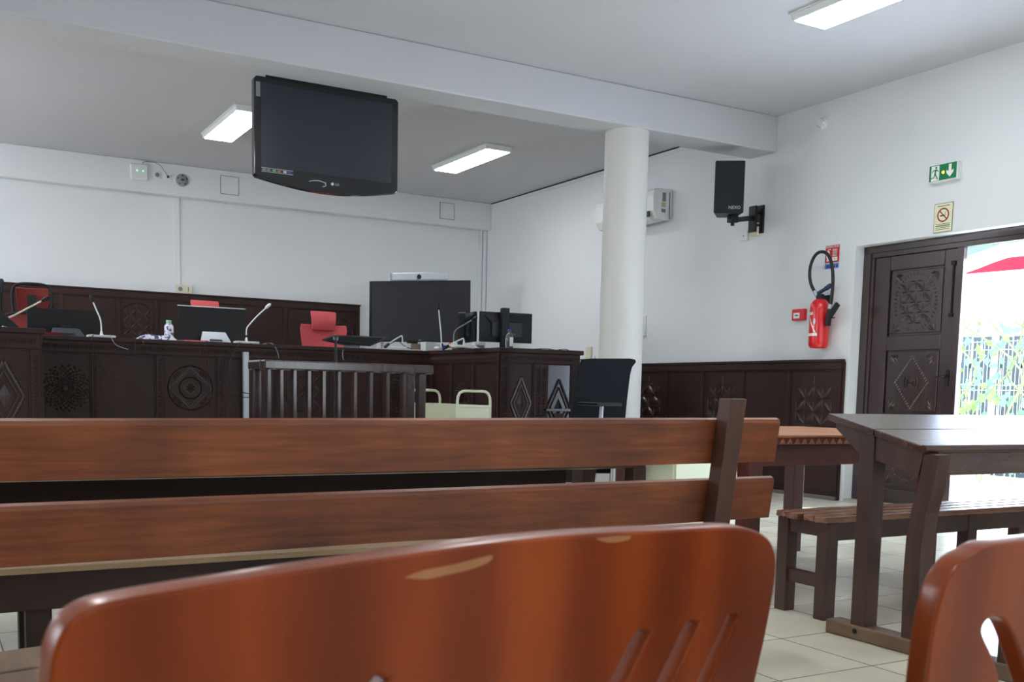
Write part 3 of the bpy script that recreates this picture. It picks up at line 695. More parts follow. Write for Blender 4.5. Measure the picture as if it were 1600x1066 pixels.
sk = rw('wall_socket', 'cream socket plate on the side wall left of the round column', 'socket', 11.12, 1.48)
MB().box(-.06, .06, -.025, 0, -.075, .075).build('cover_plate', M_cream, sk, .004)

# ------------------------------------------------------------------ exit door
XD = 7.66
fr = MB()
fr.box(XD, XD+.10, 6.70, DY1, 0, 2.245); fr.box(XD, XD+.10, DY0, DY0+.12, 0, 2.245); fr.box(XD, XD+.10, DY0, DY1, 2.246, DZ)
fr.box(XD-.012, XD-.0005, 6.735, DY1-.002, 0, 2.288); fr.box(XD-.012, XD-.0005, DY0, DY1-.002, 2.29, DZ-.002); fr.box(XD-.012, XD-.0005, DY0, DY0+.085, 0, 2.288)
dr = fr.build('door_1', M_gloss, None, .003); struct(dr, 'dark carved wooden double door, one leaf shut and the other open to the porch')
LZ, LY0 = 2.2458, 6.70        # leaf: local u from 0 (hinge, y 6.70) to .93
leaf = MB().box(XD+.035, XD+.075, 5.785, 6.70, .01, LZ).build('door_leaf', M_gloss, dr, .004)
Ml = Matrix.Translation((XD+.035, 6.70, 0)) @ Matrix.Rotation(-P2, 4, 'Z')
def on_leaf(mb, name, mt, bev=0., parent=leaf): bmesh.ops.transform(mb.bm, matrix=Ml, verts=mb.bm.verts); return mb.build(name, mt, parent, bev)
st_ = MB(); Wd = .915
for q in ((0, .17, .01, LZ), (Wd-.17, Wd, .01, LZ), (.17, Wd-.17, LZ-.13, LZ), (.17, Wd-.17, 1.40, 1.53), (.17, Wd-.17, .01, .15), (.17, Wd-.17, .74, .84)):
    st_.box(q[0], q[1], -.022, 0, q[2], q[3])
on_leaf(st_, 'stile_and_rail', M_gloss, .006)
on_leaf(MB().box(Wd-.045, Wd+.02, -.035, -.022, .01, LZ), 'meeting_strip', M_gloss, .004)
PV = [(1.54, 2.10), (.85, 1.39), (.16, .73)]
for v0, v1 in PV: on_leaf(MB().box(.185, Wd-.185, -.012, 0, v0+.01, v1), 'raised_panel', M_gloss, .008)
def on_panel(mb): bmesh.ops.translate(mb.bm, vec=(0, -.012, 0), verts=mb.bm.verts); return mb
uc = Wd/2
c = MB(); star_medallion(c, uc, 1.82, .19, .082, .018, 1.12)
for k in range(44): a = 2*math.pi*k/44; petal(c, (uc+.20*math.cos(a), 1.82+.23*math.sin(a)), a, .035, .012, .008)
for sx_, sz_ in ((-1, -1), (1, -1), (-1, 1), (1, 1)): fan(c, uc+sx_*.225, 1.82+sz_*.25, math.atan2(-sz_, -sx_), .085, .010, 4, 1.3)
on_leaf(on_panel(c), 'carved_relief', M_relief)
def zig(c, P, h=.010):
    for i in range(len(P)):
        a, b = P[i], P[(i+1) % len(P)]; n_ = max(2, int(math.dist(a, b)/.026))
        for k in range(n_):
            t = k/n_; u, v = a[0]+(b[0]-a[0])*t, a[1]+(b[1]-a[1])*t; chip(c, [(u-.011, v-.004), (u+.003, v+.013), (u+.011, v+.002), (u-.003, v-.012)], h)
c = MB(); zig(c, [(uc, 1.34), (uc+.175, 1.11), (uc, .88), (uc-.175, 1.11)])
for a in range(8): petal(c, (uc, 1.11), a*math.pi/4, .045, .014, .010)
for s_ in (-1, 1): c.tube([(uc+s_*.055+s_*.02*math.cos(t*.35), -.004, 1.11+.05*math.sin(t*.35)) for t in range(-4, 5)], .006, 5); c.tube([(uc+s_*.035+s_*.014*math.cos(t*.35), -.004, 1.11+.04*math.sin(t*.35)) for t in range(-4, 5)], .005, 5)
for sx_, sz_ in ((-1, -1), (1, -1), (-1, 1), (1, 1)): fan(c, uc+sx_*.235, 1.115+sz_*.24, math.atan2(-sz_, -sx_), .095, .010, 4, 1.3)
on_leaf(on_panel(c), 'carved_relief', M_relief)
c = MB(); zig(c, [(uc+.19*math.cos(2*math.pi*k/14), .45+.22*math.sin(2*math.pi*k/14)) for k in range(14)]); zig(c, [(uc+.10*math.cos(2*math.pi*k/12), .45+.11*math.sin(2*math.pi*k/12)) for k in range(12)])
star_medallion(c, uc, .45, .075, .05, .01)
for sx_, sz_ in ((-1, -1), (1, -1), (-1, 1), (1, 1)): fan(c, uc+sx_*.235, .45+sz_*.25, math.atan2(-sz_, -sx_), .095, .010, 4, 1.3)
on_leaf(on_panel(c), 'carved_relief', M_relief)
hd = MB(); hd.box(Wd-.09, Wd-.06, -.030, -.022, 1.08, 1.22); hd.tube([(Wd-.075, -.03, 1.17), (Wd-.075, -.07, 1.17), (Wd-.10, -.078, 1.165), (Wd-.155, -.078, 1.16)], .010, 8); on_leaf(hd, 'handle', M_black, .003)
bl = MB(); bl.tube([(Wd-.075, -.032, 1.70), (Wd-.075, -.032, 2.12)], .006, 8); bl.box(Wd-.095, Wd-.055, -.04, -.022, 2.10, 2.14); bl.box(Wd-.095, Wd-.055, -.04, -.022, 1.67, 1.70); on_leaf(bl, 'bolt', M_black, .002)
# second leaf folded back outside
MB().box(XD+.10, XD+1.0, DY0+.05, DY0+.09, .01, LZ).build('door_leaf', M_gloss, dr, .004)
struct(MB().box(XR, XR+.25, DY0, DY1, -.01, .02).build('door_sill_trim_8', mat('sill', (170, 168, 160), .5)), None)

# ------------------------------------------------------------------ outside the doorway
M_ext = mat('pale_outdoor_paving', (225, 222, 215), .7, var=.05)
struct(MB().box(XR+.25, 30, -8, 26, -.12, -.02).build('ground', M_ext), 'sunlit pale paving outside the door')
gp = [on_x(x_, y_, 9.4) for x_, y_ in ((1440, 340), (1440, 426), (1502, 404), (1581, 376), (1680, 341), (1680, 320))]
struct(MB().prism(gp, (.25, 0, 0)).build('trim_9', mat('porch_soffit_paint', (130, 150, 190), .8)), 'pale blue porch gable outside the door')
g2 = [on_x(x_, y_, 9.3) for x_, y_ in ((1440, 426), (1440, 437), (1500, 416), (1522, 407), (1568, 391), (1600, 380), (1680, 351), (1680, 341), (1581, 376), (1502, 404))]
struct(MB().prism(g2, (.30, 0, 0)).build('trim_10', M_signwhite), 'white sloping barge board outside the door')
aw = thing('awning', 'red fabric awning on a white frame outside the open door', 'awning', (10.6, 6.0, 2.3))
M_aw = mat('red_awning_fabric', (196, 34, 66), .8)
MB().prism([on_x(x_, y_, 10.6) for x_, y_ in ((1460, 432), (1460, 415), (1520, 408), (1600, 400), (1750, 384), (1750, 406), (1600, 420))], (.04, 0, 0)).build('valance', M_aw, aw, world=True)
MB().prism([on_x(x_, y_, 10.9) for x_, y_ in ((1557, 394.5), (1567, 391), (1620, 372), (1750, 340), (1750, 372), (1600, 386.5))], (.8, 0, .1)).build('canopy', M_aw, aw, world=True)
c_ = on_x(1500, 422, 10.6); MB().box(10.64, 10.70, 4.2, c_.y+.6, c_.z-.02, c_.z+.04).box(10.64, 10.70, c_.y+.54, c_.y+.6, 0, c_.z).box(10.64, 10.70, 4.2, 4.26, 0, c_.z).build('frame_bar', M_signwhite, aw, .004, world=True)
fn = thing('mesh_fence', 'pale wire mesh fence seen through the open door', 'fence', (11.6, 6.5, 0))
wm = MB(); FY0, FY1, FZ = 4.0, 10.4, 1.72
y = FY0
while y < FY1: wm.box(11.6, 11.606, y, y+.006, .1, FZ); y += .055
for z_ in (.12, .18, .60, .66, 1.1, 1.16, 1.6, 1.70): wm.box(11.598, 11.608, FY0, FY1, z_, z_+.008)
wm.build('wire_mesh', M_signwhite, fn)
wm_o = [o for o in bpy.data.objects if o.parent == fn][0]; wm_o.data.transform(Matrix.Translation((-11.6, -6.5, 0)))
for y in (4.2, 6.2, 8.2, 10.2): MB().box(11.61, 11.67, y, y+.06, 0, 1.8).build('post', M_signwhite, fn, .004, world=True)
fs = thing('slat_screen', 'dark upright slat screen behind the mesh fence', 'fence', (12.2, 6.5, 0))
ss = MB(); y = 3.6
while y < 10.8: ss.box(12.2, 12.23, y, y+.10+.02*random.random(), 0, 1.78+.04*random.random()); y += .15
ss.box(12.23, 12.27, 3.6, 10.8, .4, .48); ss.box(12.23, 12.27, 3.6, 10.8, 1.4, 1.48); ss.build('slats', mat('haze_paled_slat', (84, 98, 114), .8), fs, world=True)  # slat colour lightened to paint in the overexposed outdoor haze
M_leaf = mat('glare_paled_leaf', (150, 205, 180), .5, var=.35, vscale=4)  # leaf green paled to put the outdoor overexposure into the colour
M_lime = mat('lime_leaf', (150, 206, 120), .5, var=.25, vscale=4)
def creeper(x, y0, y1, z0, z1, n, label, s0, mt):
    t = thing('creeper', label, 'climbing plant', (x, (y0+y1)/2, 0)); lf = MB(); sm = MB(); r = random.Random(s0)
    for k in range(n):
        cx_, cy_, cz_ = x+r.uniform(-.12, .2), r.uniform(y0, y1), z0+(z1-z0)*r.random()**1.1
        L = r.uniform(.07, .16); a = r.uniform(0, 6.3); b = r.uniform(-.9, .9)
        u = Vector((math.sin(b)*.6, math.cos(a), math.sin(a))).normalized()*L; v = u.cross(Vector((1, r.uniform(-.5, .5), 0))).normalized()*L*.38
        p = Vector((cx_, cy_, cz_)); mid = p+u*.45+Vector((.02, 0, 0))
        a_, b_, c_, d_, e_ = lf.v(p), lf.v(p+u*.4+v), lf.v(p+u), lf.v(p+u*.4-v), lf.v(mid)
        for q in ((a_, b_, e_), (b_, c_, e_), (c_, d_, e_), (d_, a_, e_)): lf.bm.faces.new(q)
    for k in range(max(4, n//60)):
        yy = r.uniform(y0, y1); sm.tube(smooth_path([(x+.05, yy, 0), (x+.03, yy+r.uniform(-.3, .3), z1*.4), (x, yy+r.uniform(-.6, .6), z1*.7), (x, yy+r.uniform(-1, 1), z1)], 4), .012, 5)
    lf.build('leaves', mt, t, world=True); sm.build('stems', mat('pale_stem', (150, 160, 130), .7), t, world=True)
creeper(11.2, 6.7, 9.6, .1, 1.9, 420, 'pale green creeper grown through the mesh fence near the door leaf', 3, M_leaf)
creeper(11.2, 4.2, 6.5, .1, 1.7, 420, 'green leafy creeper on the mesh fence towards the picture edge', 5, M_leaf)
creeper(10.85, 7.6, 8.6, .5, 1.9, 60, 'lime leaved shoots in front of the mesh fence', 8, M_lime)
hd_ = thing('hedge', 'hedge painted pale for the outdoor glare, rising behind the slat screen', 'hedge', (13.4, 6.8, 0))
lf = MB(); r = random.Random(12)
for k in range(900):
    p = Vector((13.4+r.uniform(-.5, .5), r.uniform(3.5, 11), r.uniform(0, 2.5))); L = r.uniform(.12, .26)
    u = Vector((r.uniform(-1, 1), r.uniform(-1, 1), r.uniform(-1, 1))).normalized()*L; v = u.cross(Vector((1, .2, .3))).normalized()*L*.5
    lf.face([p, p+u*.5+v, p+u, p+u*.5-v])
lf.build('leaves', mat('glare_paled_hedge_leaf', (186, 214, 176), .7), hd_, world=True)  # hedge colour lifted to imitate overexposed foliage

# ------------------------------------------------------------------ front bench with the two plank backrest
XE = 2.835
ba = thing('wooden_bench', 'long red-brown wooden bench with a two-plank backrest and slatted tan seat', 'bench', (1.0, 3.1, 0))
def ry(z): return 2.885+.135*(.87-z)
def plank(z0l, z1l, z0r, z1r, name, lab, xr):
    xl = -1.9; sl = lambda a, b, x: a+(b-a)*(x-.18)/(XE-.18)
    mb = MB(); t = .032
    ends = []
    for x in (xl, xr):
        a, b = sl(z0l, z0r, x), sl(z1l, z1r, x); e = .019     # worn arris along the upper rear edge
        ends.append([mb.v(p) for p in ((x, ry(a), a), (x, ry(b-e), b-e), (x, ry(b)+e*.35, b-e*.35), (x, ry(b)+e*1.1, b), (x, ry(b)+t, b-.002), (x, ry(a)+t, a))])
    A_, B_ = ends; mb.bm.faces.new(A_); mb.bm.faces.new(B_[::-1])
    for k in range(6): mb.bm.faces.new([A_[k], A_[(k+1) % 6], B_[(k+1) % 6], B_[k]])
    return mb.build(name, M_bench, ba, .0015, world=True)
plank(.697, .858, .708, .876, 'backrest_plank', None, XE)
plank(.471, .638, .490, .652, 'backrest_plank', None, XE+.012)
for xp in (2.515, -1.5):
    p = MB(); P = []
    for z in (0, .45, .945):
        yb = ry(max(z, .3))-.068; P.append([(xp, yb, z), (xp, yb+.066, z), (xp+.075, yb+.066, z), (xp+.075, yb, z)])
    vs = [[p.v(q) for q in R_] for R_ in P]
    for A, B in zip(vs, vs[1:]):
        for k in range(4): p.bm.faces.new([A[k], A[(k+1) % 4], B[(k+1) % 4], B[k]])
    p.bm.faces.new(vs[0][::-1]); p.bm.faces.new(vs[-1]); p.build('backrest_post', M_post, ba, .004, world=True)
for k in range(4): MB().box(-1.85, 1.93, 3.01+k*.095, 3.01+k*.095+.082, .437, .455).build('seat_slat', M_tan, ba, .004, world=True)
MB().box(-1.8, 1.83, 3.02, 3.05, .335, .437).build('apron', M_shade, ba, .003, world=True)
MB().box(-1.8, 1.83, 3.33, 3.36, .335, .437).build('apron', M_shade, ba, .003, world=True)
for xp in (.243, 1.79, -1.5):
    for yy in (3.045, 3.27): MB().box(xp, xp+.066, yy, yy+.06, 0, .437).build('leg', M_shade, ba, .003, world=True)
MB().bar((1.83, 3.0, .395), (2.53, 3.0, .395), .03, .05).build('side_stretcher', M_post, ba, .003, world=True) if False else None

# bench end at the lower corner
nb = thing('wooden_bench', 'worn brown wooden bench whose end shows in the lower left corner beside the orange chair', 'bench', (0, 2.1, 0))
q0 = on_z(0, 1018, .45); q1 = on_z(92, 1005, .45); q2 = on_z(92, 1037, .45); q3 = on_z(0, 1050, .45)
dl = (q1-q0).normalized(); wv = (q3-q0); wv -= dl*wv.dot(dl); A = q0-dl*1.4; B = q0+dl*.34
MB().prism([A, B, B+wv, A+wv], (0, 0, -.025)).build('seat_plank', M_foot, nb, .003, world=True)
MB().prism([A+wv*1.1, B+wv*1.1, B+wv*2.1, A+wv*2.1], (0, 0, -.025)).build('seat_plank', M_foot, nb, .003, world=True)
for a_ in (A+dl*.1, B-dl*.08):
    for k in (.3, 1.8):
        c_ = a_+wv*k; MB().box(c_.x-.025, c_.x+.025, c_.y-.025, c_.y+.025, 0, .425).build('leg', M_post, nb, .003, world=True)

# ------------------------------------------------------------------ tall sloping desk on the right
td = thing('sloping_desk', 'tall dark wooden desk with a sloping two-board top, curved leg and floor runner', 'desk', (4.1, 2.7, 0))
X0, X1 = 3.20, 5.25
SL = (.893-.786)/(2.997-2.531)
def dz(y): return .786+(y-2.531)*SL
for y0, y1 in ((2.531, 2.758), (2.762, 2.997)):
    MB().prism([(X0, y0, dz(y0)), (X0, y1, dz(y1)), (X0, y1, dz(y1)-.028), (X0, y0, dz(y0)-.028)], (X1-X0, 0, 0)).build('top_board', M_desk, td, .004, world=True)
MB().tube([(X0-.002, 2.528, dz(2.531)-.012), (X1, 2.528, dz(2.531)-.012)], .016, 10).build('top_edge_moulding', M_desk, td, world=True, smooth=True)
MB().box(X0+.03, X1-.03, 2.55, 2.575, .672, .762).build('front_apron', M_desk, td, .004, world=True)
MB().box(X0+.03, X1-.03, 2.80, 2.825, .735, .825).build('rear_apron', M_desk, td, .004, world=True)
for xs in (X0+.012, X1-.05):
    MB().prism([(xs+.008, 2.54, .758), (xs+.008, 2.97, dz(2.97)-.028), (xs+.008, 2.97, dz(2.97)-.052), (xs+.008, 2.84, .735), (xs+.008, 2.56, .672)], (.03, 0, 0)).build('side_apron', M_deskz, td, .003, world=True)
    MB().box(xs, xs+.075, 2.765, 2.835, .055, .83).build('straight_leg', M_deskz, td, .004, world=True)
    cl = MB(); prof = [(2.590, .05), (2.596, .30), (2.592, .44), (2.578, .54), (2.552, .64), (2.535, .757)]; w_ = .078
    rg = [[cl.v((xs, y, z)), cl.v((xs+.07, y, z)), cl.v((xs+.07, y-w_*(1-.12*i/5), z)), cl.v((xs, y-w_*(1-.12*i/5), z))] for i, (y, z) in enumerate(prof)]
    for A_, B_ in zip(rg, rg[1:]):
        for k in range(4): cl.bm.faces.new([A_[k], A_[(k+1) % 4], B_[(k+1) % 4], B_[k]])
    cl.bm.faces.new(rg[0]); cl.bm.faces.new(rg[-1]); cl.build('curved_leg', M_deskz, td, .004, world=True)
    MB().box(xs-.01, xs+.075, 1.88, 2.955, 0, .058).build('floor_runner', M_foot, td, .008, world=True)
    MB().box(xs+.005, xs+.065, 2.13, 2.19, .055, .39).build('seat_leg', M_deskz, td, .004, world=True)
    for y in (2.46, 2.80): MB().lathe([(.011, 0), (.011, -.002)], (xs-.0105, y, .036), 10, 'X').build('screw_hole', M_black, td, world=True)
MB().box(X0+.05, X1-.05, 2.53, 2.56, .262, .315).build('long_stretcher', M_deskz, td, .003, world=True)
MB().box(X0, X1, 1.98, 2.22, .39, .415).build('attached_seat', M_desk, td, .004, world=True)

# ------------------------------------------------------------------ slatted bench behind it
sb = thing('slatted_bench', 'low backless bench with four dark slats standing beside the tall sloping desk', 'bench', (4.2, 3.25, 0))
BX0, BX1 = 3.33, 5.10
for k in range(4):
    y = 3.085+k*.082; MB().box(BX0-.02+.02*(k % 2), BX1, y, y+.062, .425, .452).build('seat_slat', M_slat, sb, .006, world=True)
for y in (3.105, 3.36): MB().box(BX0+.07, BX1-.04, y, y+.025, .345, .425).build('apron', M_deskz, sb, .003, world=True)
for xq in (BX0+.02, 4.28, BX1-.09):
    for y in (3.10, 3.335): MB().box(xq, xq+.065, y, y+.065, 0, .425 if xq > 3.4 else .425).build('leg', M_deskz, sb, .005, world=True)
    MB().box(xq+.01, xq+.055, 3.16, 3.34, .36, .425).build('cross_bearer', M_deskz, sb, .003, world=True)
MB().box(BX0+.035, BX0+.065, 3.16, 3.34, .135, .195).build('end_stretcher', M_deskz, sb, .004, world=True)

# ------------------------------------------------------------------ carved table
ct = thing('carved_table', 'wooden table with orange striped top and a carved triangle edge, behind the bench end', 'table', (4.1, 4.2, 0))
TX0, TX1, TY0, TY1, TZ = 3.34, 4.86, 3.60, 4.78, .775
MB().box(TX0, TX1, TY0, TY1, TZ-.012, TZ).build('tabletop', M_ctable, ct, .003, world=True)
MB().box(TX0+.004, TX1-.004, TY0+.008, TY1-.004, TZ-.045, TZ-.012).build('top_edge', M_cdark, ct, .003, world=True)
z_ = TZ-.028; tr = MB(); k = TX0+.01
while k < TX1-.05:
    for i in range(1):
        a = tr.v((k, TY0+.008, z_-.015)); b = tr.v((k+.044, TY0+.008, z_-.015)); c = tr.v((k+.022, TY0+.008, z_+.015)); d = tr.v((k+.022, TY0-.006, z_-.004))
        for q in ((a, b, d), (b, c, d), (c, a, d)): tr.bm.faces.new(q)
    k += .048
tr.build('carved_triangle_border', M_ctable, ct, world=True)
for q in ((TX0+.12, TX1-.12, TY0+.058, TY0+.083), (TX0+.12, TX1-.12, TY1-.09, TY1-.07), (TX0+.068, TX0+.093, TY0+.12, TY1-.12), (TX1-.11, TX1-.09, TY0+.12, TY1-.12)):
    MB().box(q[0], q[1], q[2], q[3], .625, TZ-.045).build('apron', M_cdark, ct, .003, world=True)
for xq in (3.40, 4.69):
    for yq in (TY0+.05, TY1-.145): MB().box(xq, xq+.085, yq, yq+.085, 0, .729).build('leg', M_cdark, ct, .004, world=True)

# desk between the bench and the column
db = thing('wooden_desk', 'dark wooden desk glimpsed through the gap in the bench backrest', 'desk', (2.0, 4.2, 0))
MB().box(-2.0, 3.07, 3.92, 4.50, .775, .80).build('desk_top', M_desk, db, .004, world=True)
MB().box(-1.9, 3.05, 3.98, 4.005, .60, .775).build('front_apron', M_desk, db, .02, world=True)
MB().box(-1.9, 2.86, 4.40, 4.42, .36, .775).build('modesty_panel', M_shade, db, .004, world=True)
MB().box(-1.9, 3.0, 4.44, 4.465, .60, .775).build('rear_apron', M_desk, db, .004, world=True)
for xq in (-1.8, 2.98):
    MB().box(xq, xq+.075, 3.99, 4.065, 0, .775).build('straight_leg', M_deskz, db, .004, world=True)
    MB().prism([(xq-.02, 4.50, 0), (xq-.02, 4.60, 0), (xq-.02, 4.50, .50), (xq-.02, 4.48, .775), (xq-.02, 4.36, .775), (xq-.02, 4.40, .50)], (.08, 0, 0)).build('sloping_leg', M_deskz, db, .004, world=True)
cb = thing('pedestal_cabinet', 'cream pedestal cabinet seen through the gap in the bench backrest', 'cabinet', (5.9, 7.0, 0))
MB().box(5.42, 6.22, 6.72, 7.12, .02, .60).build('body', M_creamm, cb, .005, world=True)
MB().box(5.44, 6.20, 6.705, 6.72, .06, .56).build('front_panel', M_creamm, cb, .003, world=True)
# ------------------------------------------------------------------ orange plywood chairs
def plate_chair(name, label, pts_px, holes_px, PA, dA, PB, dB, lean, thick, low, worn=()):
    """backrest stands in its own upright plane through two points of its top edge; leans towards the viewer at the top"""
    a = CAM+ray(*PA)*dA; b = CAM+ray(*PB)*dB
    u = (b-a); u.z = 0; u.normalize(); nrm = u.cross(Vector((0, 0, 1)))   # points to the viewer side
    if nrm.dot(CAM-a) < 0: nrm = -nrm
    dn = (Vector((0, 0, -1))-nrm*lean).normalized(); n = u.cross(dn).normalized()
    if n.dot(CAM-a) < 0: n = -n
    def hit(px, py):
        d = ray(px, py); t = (a-CAM).dot(n)/d.dot(n); q = CAM+d*t-a; return (q.dot(u), q.dot(dn))
    root = thing(name, label, 'chair', (a.x, a.y, 0), 0)
    cu = bpy.data.curves.new('backrest', 'CURVE'); cu.dimensions = '2D'; cu.fill_mode = 'BOTH'; cu.extrude = thick/2-.0022; cu.bevel_depth = .0022; cu.bevel_resolution = 2; cu.offset = -.0022
    def spl(P):
        s = cu.splines.new('POLY'); s.points.add(len(P)-1); s.use_cyclic_u = True
        for i, p in enumerate(P): s.points[i].co = (p[0], -p[1], 0, 1)
    def dense(P2): return [tuple(q)[:2] for q in smooth_path([(p[0], p[1], 0) for p in P2], 6)]
    out = [hit(*p) for p in pts_px]; L0, R0 = out[0], out[-1]
    spl(dense(out) + [(R0[0]-.012, low-.05), (R0[0]-.05, low), (L0[0]+.05, low), (L0[0]+.012, low-.05)])
    for h in holes_px: spl(dense([hit(*p) for p in h]+[hit(*h[0])])[:-1])
    co = bpy.data.objects.new('tmp', cu); COL.objects.link(co)
    dg = bpy.context.evaluated_depsgraph_get(); me = bpy.data.meshes.new_from_object(co.evaluated_get(dg)); bpy.data.objects.remove(co)
    # shape local axes: X across, Z up along the plate
    M = Matrix.Identity(4)
    up = -dn; zz = n
    c0 = a - n*(thick/2) - root.location
    for i in range(3): M[i][0] = u[i]; M[i][1] = up[i]; M[i][2] = zz[i]; M[i][3] = c0[i]
    me.transform(M); me.materials.clear(); me.materials.append(M_ply)
    me.materials.append(M_plye)
    for p in me.polygons:
        if abs(p.normal.dot(n)) < .6: p.material_index = 1
    o = bpy.data.objects.new('backrest', me); COL.objects.link(o); o.parent = root
    for wp in worn:
        q_ = [hit(*p) for p in wp]; mb = MB(); mb.prism([a+u*x_+dn*y_+n*.0002 for x_, y_ in [tuple(v)[:2] for v in smooth_path([(p[0], p[1], 0) for p in q_+[q_[0]]], 4)[:-1]]], -n*.0015)
        mb.build('worn_patch', mat('worn_varnish', (158, 104, 62), .5, var=.25, vscale=40), root, world=True)
    mid = a + u*((L0[0]+R0[0])/2) - root.location
    w2 = abs(R0[0]-L0[0])/2-.03; fw = -nrm       # seat lies on the far side
    zt = .44
    base = Vector((mid.x, mid.y, 0)) + fw*(a.z-zt)*lean
    sp_ = MB(); P = [base+u*(-w2)+fw*.03, base+u*w2+fw*.03, base+u*w2*1.05+fw*.38, base+u*w2*.8+fw*.43, base-u*w2*.8+fw*.43, base-u*w2*1.05+fw*.38]
    sp_.prism([(p.x, p.y, zt) for p in P], (0, 0, .014)); sp_.build('seat', M_ply, root, .006)
    for s_ in (-1, 1):
        f = MB(); e = base+u*w2*.92*s_
        top = e - fw*((a.z-.22-zt)*lean-.02); 
        f.tube(smooth_path([(top.x, top.y, a.z-.16), (e.x+fw.x*.02, e.y+fw.y*.02, zt+.05), (e.x+fw.x*.06, e.y+fw.y*.06, zt-.02), (e.x+fw.x*.02, e.y+fw.y*.02, .2), (e.x-fw.x*.04, e.y-fw.y*.04, .012)], 5), .0115, 10); f.build('rear_leg', M_chrome, root, smooth=True)
        f = MB(); e2 = e+fw*.34; f.tube([(e.x+fw.x*.06, e.y+fw.y*.06, zt-.014), (e2.x, e2.y, zt-.014), (e2.x+fw.x*.04, e2.y+fw.y*.04, .012)], .0115, 10); f.build('front_leg', M_chrome, root, smooth=True)
    return root
def slot(x0, y0, x1, y1, w0, w1):
    """rounded slot outline from top (x0,y0) down to (x1,y1), widths in the same units"""
    dx, dy = x1-x0, y1-y0; L = math.hypot(dx, dy); tx, ty = dx/L, dy/L; nx, ny = -ty, tx
    P = []
    for k in range(5): a = math.pi*k/4; P.append((x0+nx*w0/2*math.cos(a)-tx*w0/2*math.sin(a), y0+ny*w0/2*math.cos(a)-ty*w0/2*math.sin(a)))
    for k in range(5): a = math.pi*k/4; P.append((x1-nx*w1/2*math.cos(a)+tx*w1/2*math.sin(a), y1-ny*w1/2*math.cos(a)+ty*w1/2*math.sin(a)))
    return P
out1 = [(76, 1120), (79, 1050), (88, 1010), (108, 975), (145, 950), (200, 936), (270, 924), (400, 903), (560, 878), (760, 850), (900, 836), (1050, 828), (1135, 824), (1176, 828), (1202, 842), (1213, 870), (1212, 905), (1204, 955), (1193, 1010), (1177, 1080), (1166, 1120)]
c1_ = plate_chair('plywood_chair', 'orange varnished plywood chair with slanting slots, its backrest filling the bottom of the picture', out1,
    [slot(1003, 994, 905, 1190, 20, 22), slot(1081, 980, 985, 1180, 19, 21), slot(1145, 968, 1062, 1150, 15, 18), slot(592, 1070, 520, 1260, 26, 28)],
    (190, 938), .46, (1140, 824), .76, .12, .017, .26, [[(632, 903), (660, 892), (700, 884), (745, 873), (768, 868), (764, 878), (735, 890), (700, 898), (665, 905)], [(930, 842), (960, 838), (985, 838), (978, 845), (950, 848)]])
out2 = [(1441, 1120), (1448, 1066), (1455, 1010), (1463, 965), (1475, 922), (1488, 897), (1505, 877), (1527, 864), (1550, 853), (1600, 846), (1680, 838), (1800, 830), (1850, 832), (1878, 850), (1886, 890), (1880, 960), (1865, 1060), (1855, 1120)]
hole2 = [(1552, 965), (1541, 973), (1536, 985), (1540, 1000), (1550, 1022), (1560, 1050), (1572, 1120), (1590, 1200), (1640, 1205), (1625, 1120), (1607, 1060), (1594, 1020), (1580, 985), (1566, 968)]
c2_ = plate_chair('plywood_chair', 'orange varnished plywood chair with a drop-shaped opening at the right edge', out2, [hole2], (1519, 857), .66, (1600, 847), .695, .12, .016, .26)

# ------------------------------------------------------------------ witness rail
wr_ = thing('witness_rail', 'dark wooden U-shaped witness rail with upright balusters in the middle of the room', 'railing', (2.16, 5.7, 0))
RXL, RXR, RYF, RYB, RZ = 1.655, 2.675, 5.585, 5.90, 1.10
MB().box(RXL, RXR, RYF, RYF+.075, 1.048, RZ).build('handrail', M_gloss, wr_, .008, world=True)
MB().box(RXL-.005, RXL+.07, RYF+.075, RYB, 1.048, RZ).build('side_handrail', M_gloss, wr_, .01, world=True)
MB().box(RXR-.07, RXR, RYF+.075, RYB, 1.048, RZ).build('side_handrail', M_gloss, wr_, .01, world=True)
for x in (1.685, 1.755, 1.830, 1.913, 1.999, 2.089, 2.186, 2.283, 2.387, 2.492): MB().box(x-.010, x+.012, RYF+.012, RYF+.060, .12, 1.05).build('baluster', M_gloss, wr_, .003, world=True)
MB().box(2.585, 2.63, RYF+.01, RYF+.065, 0, 1.05).build('post', M_gloss, wr_, .004, world=True)
for x in (RXL+.01, RXR-.055):
    MB().box(x, x+.05, RYB-.06, RYB-.01, 0, 1.05).build('post', M_gloss, wr_, .004, world=True)
MB().box(RXL, RXR, RYF+.01, RYF+.065, .06, .12).box(RXL, RXL+.05, RYF, RYB, .06, .12).box(RXR-.05, RXR, RYF, RYB, .06, .12).build('lower_rail', M_gloss, wr_, .004, world=True)
MB().box(RXL, RXL+.05, RYF+.01, RYF+.06, 0, .06).box(RXR-.05, RXR, RYF+.01, RYF+.06, 0, .06).build('foot', M_gloss, wr_, world=True)
p0 = on_y(525, 563, 5.78); p1 = on_y(525, 527, 5.78)
pl = thing('floor_stand_pole', 'slim dark pole standing behind the witness rail in front of the red chair', 'stand', (p0.x, 5.78, 0))
MB().lathe([(.15, 0), (.15, .012), (.02, .03)], (0, 0, 0), 28).build('base', M_black, pl)
MB().tube([(0, 0, .02), (0, 0, 1.12)], .011).tube([(0, 0, 1.10), (-.003, 0, p1.z)], .008).build('pole', M_gblack, pl, smooth=True)
MB().lathe([(.014, p1.z-.02), (.015, p1.z), (.010, p1.z+.012)], (-.003, 0, 0), 12).build('clamp', M_gblack, pl, smooth=True)

